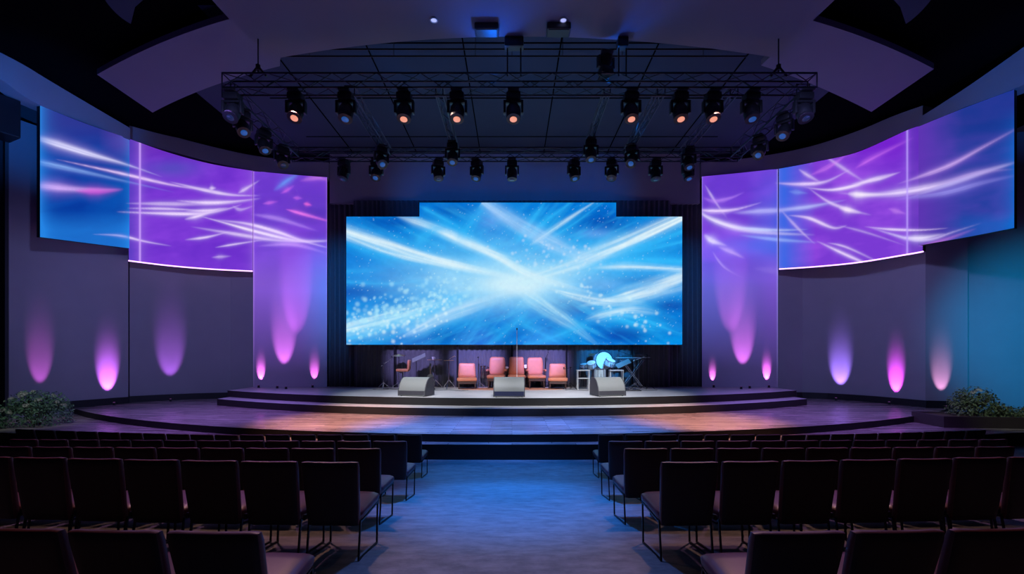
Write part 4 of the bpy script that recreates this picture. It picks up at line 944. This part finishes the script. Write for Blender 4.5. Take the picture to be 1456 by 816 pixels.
# ---------------------------------------------------------------- rug and armchairs
YC = 20.3
bm = B()
rug = [(PX(727, YC)+2.35*math.cos(a), YC-.05+.72*math.sin(a)) for a in np.linspace(0, 2*PI, 48)[:-1]]
prism(bm, rug, Z_STAGE+.001, Z_STAGE+.014); tag(obj('stage_rug', bm, M['rug']), 'rust coloured oval rug under the row of armchairs', 'rug')
def armchair(px, y, lab, w=.8, seat_h=.5, top=1.08, rz=0, arms=False, sideways=0):
    t = thing('stage_armchair', lab, 'armchair', (PX(px, y), y, Z_STAGE+.016), rz, 'salmon leather armchairs in the middle of the stage')
    bm = B(); rbox(bm, w, .72, .17, .07, 5, lambda p: Vector((p.x, p.y-.05, p.z+seat_h-.085))); obj('seat', bm, M['stage_leather'], t, True)
    bw = w*.92
    def bf(p):
        tt = (p.z+.5*(top-seat_h))/(top-seat_h); k = 1-.10*tt if not arms else 1-.14*(2*tt-1)**2
        return Vector((p.x*k, p.y+.27+.10*tt, p.z+(seat_h+top)/2))
    bm = B(); rbox(bm, bw, .17, top-seat_h+.04, .07, 6, bf); obj('backrest', bm, M['stage_leather'], t, True)
    if arms:
        for s in (-1, 1):
            bm = B(); rbox(bm, .12, .5, .1, .045, 4, lambda p: Vector((p.x+s*(w/2+.0), p.y+.02, p.z+seat_h+.2))); obj('armrest', bm, M['stage_leather'], t, True)
            bm = B(); tube(bm, (s*w/2, -.12, seat_h-.1), (s*w/2, -.12, seat_h+.17), .02); tube(bm, (s*w/2, .18, seat_h-.1), (s*w/2, .18, seat_h+.17), .02); obj('arm_post', bm, M['brown'], t)
    bm = B(); box(bm, -w/2+.04, w/2-.04, -.36, .26, seat_h-.28, seat_h-.16, .02); obj('apron', bm, M['brown'], t)
    for sx in (-1, 1):
        for sy in (-1, 1):
            bm = B(); tube(bm, (sx*(w/2-.08), -.05+sy*.28, 0), (sx*(w/2-.1), -.05+sy*.26, seat_h-.2), .022, 8, .035); obj('leg', bm, M['brown'], t)
armchair(664, 20.3, 'salmon leather armchair at the left end of the row', .88, .5, 1.1, R(6))
armchair(706, 20.7, 'salmon leather high armchair second from left, partly behind the middle monitor', .82, .6, 1.38, R(-4), True)
armchair(734.5, 20.75, 'salmon leather high armchair directly behind the middle monitor', .80, .6, 1.38, 0, False)
armchair(762, 20.7, 'salmon leather high armchair second from right, right of the middle monitor', .82, .6, 1.36, R(5), True)
armchair(793, 20.3, 'salmon leather armchair at the right end of the row', .86, .5, 1.08, R(-4))

# ---------------------------------------------------------------- stands, stools, tables, drums, keyboard
def tripod(bm, h0=.28, r=.35, rot=0, tr=.012):
    for k in range(3):
        a = rot+2*PI*k/3; tube(bm, (0, 0, h0), (r*math.cos(a), r*math.sin(a), .012), tr, 6)
def mic_stand(px, y, ztop, lab, boom=None, base='tripod', m='steel_dark', mic=True):
    t = thing('microphone_stand', lab, 'microphone stand', (PX(px, y), y, Z_STAGE), 0, 'microphone stands on the stage')
    bm = B()
    if base == 'tripod': tripod(bm, rot=random.uniform(0, 2))
    else: lathe(bm, [(.15, 0), (.15, .02), (.03, .035)], 16)
    obj('base', bm, M[m], t)
    bm = B(); tube(bm, (0, 0, .02), (0, 0, ztop), .014, 8); obj('pole', bm, M[m], t)
    end = Vector((0, 0, ztop))
    if boom:
        bm = B(); e = Vector((boom[0], -.05, ztop+boom[1])); s = Vector((-boom[0]*.25, .0, ztop-boom[1]*.25)); tube(bm, s, e, .011, 8); tube(bm, (0, 0, ztop-.04), (0, 0, ztop+.04), .025, 8); obj('boom', bm, M[m], t); end = e
    if mic:
        bm = B(); mt = Matrix.Translation(end) @ Euler((R(60), 0, 0)).to_matrix().to_4x4()
        lathe(bm, [(.012, -.02), (.018, .08), (.03, .1), (.032, .13), (.018, .155)], 10, mt); obj('microphone', bm, M['fixture'], t, True)
    return t
mic_stand(545, 20.4, 1.08, 'silver microphone stand with angled boom left of the tall stool', (.42, .3), m='chrome')
mic_stand(735, 19.35, 2.55, 'very tall thin microphone stand behind the middle monitor', None, 'round', 'white')
mic_stand(776, 21.25, 1.35, 'thin microphone stand with curved boom right of the tall armchairs', (.1, .22), m='steel_dark')
mic_stand(811, 20.1, .95, 'short dark microphone stand right of the end armchair', (-.3, -.06))
mic_stand(920, 20.2, 1.5, 'dark microphone stand at the far right of the instruments', (-.5, .12))
mic_stand(880, 21.25, 1.7, 'dark boom stand behind the keyboard reaching right', (.55, -.22))
mic_stand(903, 20.05, 1.28, 'chrome boom stand in front of the keyboard', (.4, .15), m='chrome')
mic_stand(680, 21.15, 1.35, 'thin chrome microphone stand behind the gap right of the left end armchair', None, m='chrome')
def cymbal(px, y, h, lab, r=.26, tilt=0, m='cymbal', stand='chrome'):
    t = thing('cymbal_stand', lab, 'cymbal', (PX(px, y), y, Z_STAGE), 0, 'cymbals on stands')
    bm = B(); tripod(bm, rot=random.uniform(0, 2)); tube(bm, (0, 0, .02), (0, 0, h+.05), .013, 8); obj('stand', bm, M[stand], t)
    bm = B(); mt = Matrix.Translation((0, 0, h)) @ Euler((R(10), R(tilt), 0)).to_matrix().to_4x4()
    lathe(bm, [(r, 0), (r, .006), (r*.3, .035), (r*.2, .06), (.01, .075)], 24, mt); obj('cymbal', bm, M[m], t, True)
cymbal(567, 20.75, 1.48, 'bronze cymbal on a stand at the left end of the stage', .27)
def stool(px, y, h, lab, back=True):
    t = thing('bar_stool', lab, 'stool', (PX(px, y), y, Z_STAGE))
    bm = B(); lathe(bm, [(.22, 0), (.22, .03), (.05, .05), (.04, .1)], 20); tripod(bm, .25, .3); obj('base', bm, M['chrome'], t, True)
    bm = B(); tube(bm, (0, 0, .05), (0, 0, h-.05), .03, 12); obj('post', bm, M['chrome'], t, True)
    bm = B(); rbox(bm, .55, .45, .13, .06, 4, lambda p: Vector((p.x, p.y, p.z+h))); obj('seat', bm, M['stage_leather'], t, True)
    if back:
        bm = B(); rbox(bm, .1, .4, .42, .045, 4, lambda p: Vector((p.x+.27+.05*p.z, p.y, p.z+h+.24))); obj('backrest', bm, M['stage_leather'], t, True)
stool(573, 20.1, .84, 'tall stool with red-brown seat between cymbal and music stand')
def music_stand(px, y, h, lab):
    t = thing('music_stand', lab, 'music stand', (PX(px, y), y, Z_STAGE))
    bm = B(); tripod(bm, rot=.6); obj('base', bm, M['steel_dark'], t)
    bm = B(); tube(bm, (0, 0, .05), (0, 0, h), .015, 8); obj('pole', bm, M['steel_dark'], t)
    bm = B(); r = box(bm, -.32, .32, -.012, .012, -.16, .16, .006)
    bmesh.ops.transform(bm, matrix=Matrix.Translation((0.12, -.05, h+.1)) @ Euler((R(-55), R(-24), 0)).to_matrix().to_4x4(), verts=bm.verts); obj('desk', bm, M['grey_mon'], t)
music_stand(592, 20.6, 1.28, 'music stand with pale slanted desk above the red-brown stool')
def side_table(px, y, h, lab, r, tri=True, mt_='wood_small', base_r=.38):
    t = thing('high_table', lab, 'table', (PX(px, y), y, Z_STAGE), 0, 'small high tables beside the left armchair')
    bm = B(); lathe(bm, [(r*.96, h-.03), (r, h-.02), (r, h-.005), (r*.97, h)], 28); obj('tabletop', bm, M[mt_], t, True)
    bm = B(); tube(bm, (0, 0, .3), (0, 0, h-.02), .02, 10); obj('pole', bm, M['chrome'], t, True)
    for k in range(3):
        a = .4+2*PI*k/3; bm = B(); tube(bm, (0, 0, .42), (base_r*math.cos(a), base_r*math.sin(a), .014), .014, 8); obj('leg', bm, M['chrome'], t)
    return t
side_table(618, 20.9, 1.30, 'high round tan table, left one of the pair left of the armchairs', .34)
side_table(638, 20.3, 1.28, 'high round tan table, right one of the pair left of the armchairs', .22, base_r=.36)
for px, y, z, lab in ((616, 20.9, 1.30, 'small white cup on the left high table'),):
    t = thing('cup', lab, 'cup', (PX(px, y), y, Z_STAGE+z)); bm = B(); lathe(bm, [(.05, 0), (.07, .1), (.075, .12), (.06, .11), (.045, .02)], 16); obj('bowl', bm, M['white'], t, True)
    bm = B(); pipe(bm, [(.07+.03*math.sin(a), 0, .06+.035*math.cos(a)) for a in np.linspace(0, PI, 6)], .008, 5); obj('handle', bm, M['white'], t)
t = thing('microphone_boom', 'gooseneck microphone standing on the right high table', 'microphone', (PX(638, 20.3), 20.3, Z_STAGE+1.28))
bm = B(); lathe(bm, [(.07, 0), (.07, .015), (.02, .02)], 14); obj('base', bm, M['chrome'], t)
bm = B(); pipe(bm, [(.3*math.sin(a)+.0, 0, .02+.16*math.sin(a*1.4)) for a in np.linspace(0, 1.6, 8)], .01, 6); obj('neck', bm, M['cymbal'], t)
# guitar on a stand (dark body between left monitor and tables)
t = thing('guitar_on_stand', 'dark guitar leaning on a stand right of the left monitor', 'guitar', (PX(612, 19.6), 19.6, Z_STAGE), R(10))
bm = B()
for zc, rr in ((.30, .19), (.55, .14)): lathe(bm, [(rr*.95, -.045), (rr, -.03), (rr, .03), (rr*.95, .045)], 24, Matrix.Translation((0, 0, zc)) @ Euler((R(80), 0, 0)).to_matrix().to_4x4())
obj('body', bm, M['fixture'], t, True)
bm = B(); box(bm, -.025, .025, -.02, .02, .6, 1.02, .005); obj('neck', bm, M['brown'], t)
bm = B(); box(bm, -.04, .04, -.018, .022, 1.02, 1.15, .01); obj('headstock', bm, M['fixture'], t)
bm = B(); tube(bm, (-.2, .2, 0), (0, .06, .5), .012); tube(bm, (.2, .2, 0), (0, .06, .5), .012); tube(bm, (-.15, -.12, .1), (0, .06, .2), .01); tube(bm, (.15, -.12, .1), (0, .06, .2), .01); tube(bm, (-.15, -.12, .1), (-.15, -.12, .0), .01); tube(bm, (.15, -.12, .1), (.15, -.12, .0), .01); obj('stand', bm, M['steel_dark'], t)

def drum(name, lab, px, y, z, r, h, rot=(0, 0, 0), wrap='pale_drum', legs=None, group='drums on the stage', n_lug=6):
    t = thing(name, lab, 'drum', (PX(px, y), y, Z_STAGE), 0, group)
    mt = Matrix.Translation((0, 0, z)) @ Euler(rot).to_matrix().to_4x4()
    bm = B(); lathe(bm, [(r*.98, -h/2), (r, -h/2+.01), (r, h/2-.01), (r*.98, h/2)], 28, mt); obj('shell', bm, M[wrap], t, True)
    for s in (-1, 1):
        bm = B(); lathe(bm, [(r*.96, s*(h/2)), (r*1.03, s*(h/2-.02)), (r*1.03, s*(h/2+.012)), (r*.96, s*(h/2+.015))], 28, mt, False); obj('hoop', bm, M['chrome'], t, True)
    bm = B(); lathe(bm, [(r*.95, h/2+.001), (r*.95, h/2+.006), (r*.5, h/2+.008)], 28, mt); obj('drumhead', bm, M['drumhead'], t, True)
    bm = B()
    for k in range(n_lug):
        a = 2*PI*k/n_lug; tube(bm, mt @ Vector((r*1.03*math.cos(a), r*1.03*math.sin(a), -h/2)), mt @ Vector((r*1.03*math.cos(a), r*1.03*math.sin(a), h/2)), .01, 5)
    obj('lugs', bm, M['chrome'], t)
    if legs:
        for k in range(3):
            a = .5+2*PI*k/3; bm = B(); tube(bm, (r*.95*math.cos(a), r*.95*math.sin(a), z), (r*legs*math.cos(a), r*legs*math.sin(a), .012), .014, 6); obj('leg', bm, M['chrome'], t)
    return t
# pale drum kit at right
drum('bass_drum', 'large pale blue bass drum of the kit at right', 857, 21.05, 1.22, .42, .36, (R(82), 0, R(12)), legs=1.25)
drum('tom_drum', 'small pale blue tom drum left of the bass drum', 841, 20.45, 1.06, .20, .22, (R(28), R(-14), 0), legs=1.1)
drum('tom_drum', 'pale blue tom drum leaning at the right side of the bass drum', 867, 20.35, 1.16, .22, .26, (R(22), R(16), 0), legs=1.1)
drum('snare_drum', 'flat pale snare drum at lower left of the kit', 831, 21.0, 1.02, .2, .12, (R(12), R(-8), 0), legs=1.3)
drum('floor_tom', 'pale blue floor tom on three legs in front of the kit', 853, 19.95, .70, .25, .38, (0, 0, 0), legs=1.0)
cymbal(841, 21.25, 1.52, 'small cymbal on a stand above the pale drum kit, left', .18, -12)
cymbal(908, 21.15, 1.55, 'cymbal on a stand right of the keyboard', .26, 12, 'chrome')
# silver snare stacks between armchairs
drum('conga_drum', 'slim silver conga drum between the two left armchairs', 686.5, 21.25, .72, .13, .55, wrap='chrome', legs=1.1)
drum('conga_drum', 'slim silver conga drum close to the left tall armchair', 695.5, 21.25, .70, .12, .5, wrap='chrome', legs=1.1)
drum('small_drum', 'small chrome drum between the tall armchairs, left gap', 719.5, 21.3, .82, .13, .2, (R(30), 0, 0), wrap='chrome', legs=1.4)
drum('small_drum', 'small chrome drum between the tall armchairs, right gap', 748, 21.35, .88, .16, .2, (R(30), 0, 0), wrap='chrome', legs=1.4)
def frame_table(px, y, w, d, h, lab, shelf=True):
    t = thing('side_table', lab, 'table', (PX(px, y), y, Z_STAGE), 0, 'small tables by the drum kit')
    bm = B(); box(bm, -w/2, w/2, -d/2, d/2, h-.045, h, .008); obj('tabletop', bm, M['white'], t)
    for sx in (-1, 1):
        for sy in (-1, 1):
            bm = B(); box(bm, sx*(w/2-.03)-.015, sx*(w/2-.03)+.015, sy*(d/2-.03)-.015, sy*(d/2-.03)+.015, 0, h-.045); obj('leg', bm, M['white'], t)
    if shelf:
        bm = B(); box(bm, -w/2+.02, w/2-.02, -d/2+.02, d/2-.02, h*.55, h*.55+.03, .005); obj('shelf', bm, M['white'], t)
frame_table(829, 20.0, .56, .4, .86, 'white two-tier side table left of the drum kit')
frame_table(876, 19.85, .6, .35, .86, 'narrow pale table with pink-lit top right of the drum kit', False)
# keyboard on stand
yk = 20.85
t = thing('keyboard_instrument', 'long electric keyboard on an x-shaped stand at right', 'keyboard', (PX(899, yk), yk, Z_STAGE), R(5))
bm = B(); box(bm, -.85, .85, -.16, .16, 1.30, 1.38, .02); obj('case', bm, M['mon_side'], t)
bm = B()
for k in range(52): box(bm, -.78+k*.03+.001, -.78+(k+1)*.03-.002, -.155, -.02, 1.378, 1.392)
obj('white_keys', bm, M['white'], t); t.children[-1]['kind'] = 'stuff'
bm = B()
for k in range(51):
    if k % 7 in (2, 6): continue
    box(bm, -.78+(k+1)*.03-.008, -.78+(k+1)*.03+.008, -.1, -.02, 1.391, 1.402)
obj('black_keys', bm, M['key_black'], t); t.children[-1]['kind'] = 'stuff'
for s in (-1, 1):
    bm = B(); tube(bm, (-.5, s*.12, .015), (.5, s*.12, 1.29), .018, 8); tube(bm, (.5, s*.12, .015), (-.5, s*.12, 1.29), .018, 8); obj('stand_frame', bm, M['chrome'], t)
bm = B(); box(bm, -.25, .25, -.01, .01, 1.4, 1.52, .004); bmesh.ops.rotate(bm, cent=(0, 0, 1.4), matrix=Matrix.Rotation(R(-15), 3, 'X'), verts=bm.verts); bmesh.ops.translate(bm, vec=(-.2, .12, -.015), verts=bm.verts); obj('music_rest', bm, M['fixture'], t)
music_stand(882, 20.3, 1.02, 'low music stand with pale tilted desk in front of the keyboard')
# pedal board and cases at right of right monitor, floor cables
t = thing('pedal_board', 'small dark pedal board on the floor right of the right monitor', 'pedal board', (PX(900, 19.2), 19.2, Z_STAGE))
bm = B(); box(bm, -.32, .32, -.15, .15, 0, .05, .01); obj('board', bm, M['mon_side'], t)
for k in range(4):
    bm = B(); box(bm, -.28+k*.15, -.17+k*.15, -.08, .1, .05, .1, .012); obj('pedal', bm, M['chrome' if k % 2 else 'mon_blue'], t)
def cable(pts, lab):
    bm = B(); K = smooth_pts(pts, 40); pipe(bm, [(a, b, Z_STAGE+.008) for a, b in K], .008, 5); tag(obj('floor_cable', bm, M['black']), lab, 'cable', 'cables on the stage floor')
cable([(PX(530, 20), 20.0), (PX(545, 20), 19.7), (PX(552, 20), 20.2), (PX(540, 20), 20.5), (PX(562, 20), 20.0), (PX(580, 20), 19.8)], 'black cable looped around the left microphone stand base')
cable([(PX(612, 19), 19.3), (PX(632, 19), 19.7), (PX(650, 19), 19.2), (PX(664, 19), 19.5)], 'black cable right of the left monitor in front of the high tables')
cable([(PX(806, 19), 19.5), (PX(815, 19), 19.9), (PX(828, 19), 19.4), (PX(838, 19), 19.2)], 'black cable running to the right monitor')
cable([(PX(890, 19), 19.2), (PX(905, 19), 19.6), (PX(925, 19), 19.3), (PX(940, 19), 19.5)], 'black cable at the far right of the stage floor')

# ---------------------------------------------------------------- dark box standing in for the bulkhead shadow, far left
t = thing('bulkhead_shadow_box', 'dark box standing in for the bulkhead shadow high on the left wall at the frame edge', 'speaker', (PX(4, 15.2), 15.2, PZ(195, 15.2)), R(-25))
bm = B(); box(bm, -.42, .42, -.3, .3, 0, 1.25, .04); obj('cabinet', bm, M['fixture'], t)
bm = B(); box(bm, -.37, .37, -.315, -.298, .05, 1.2, .01); obj('shadow_box_face', bm, M['mon_side'], t)
bm = B(); tube(bm, (0, .0, 1.24), (0, .0, 2.6), .04); obj('hanging_bracket', bm, M['steel_dark'], t)
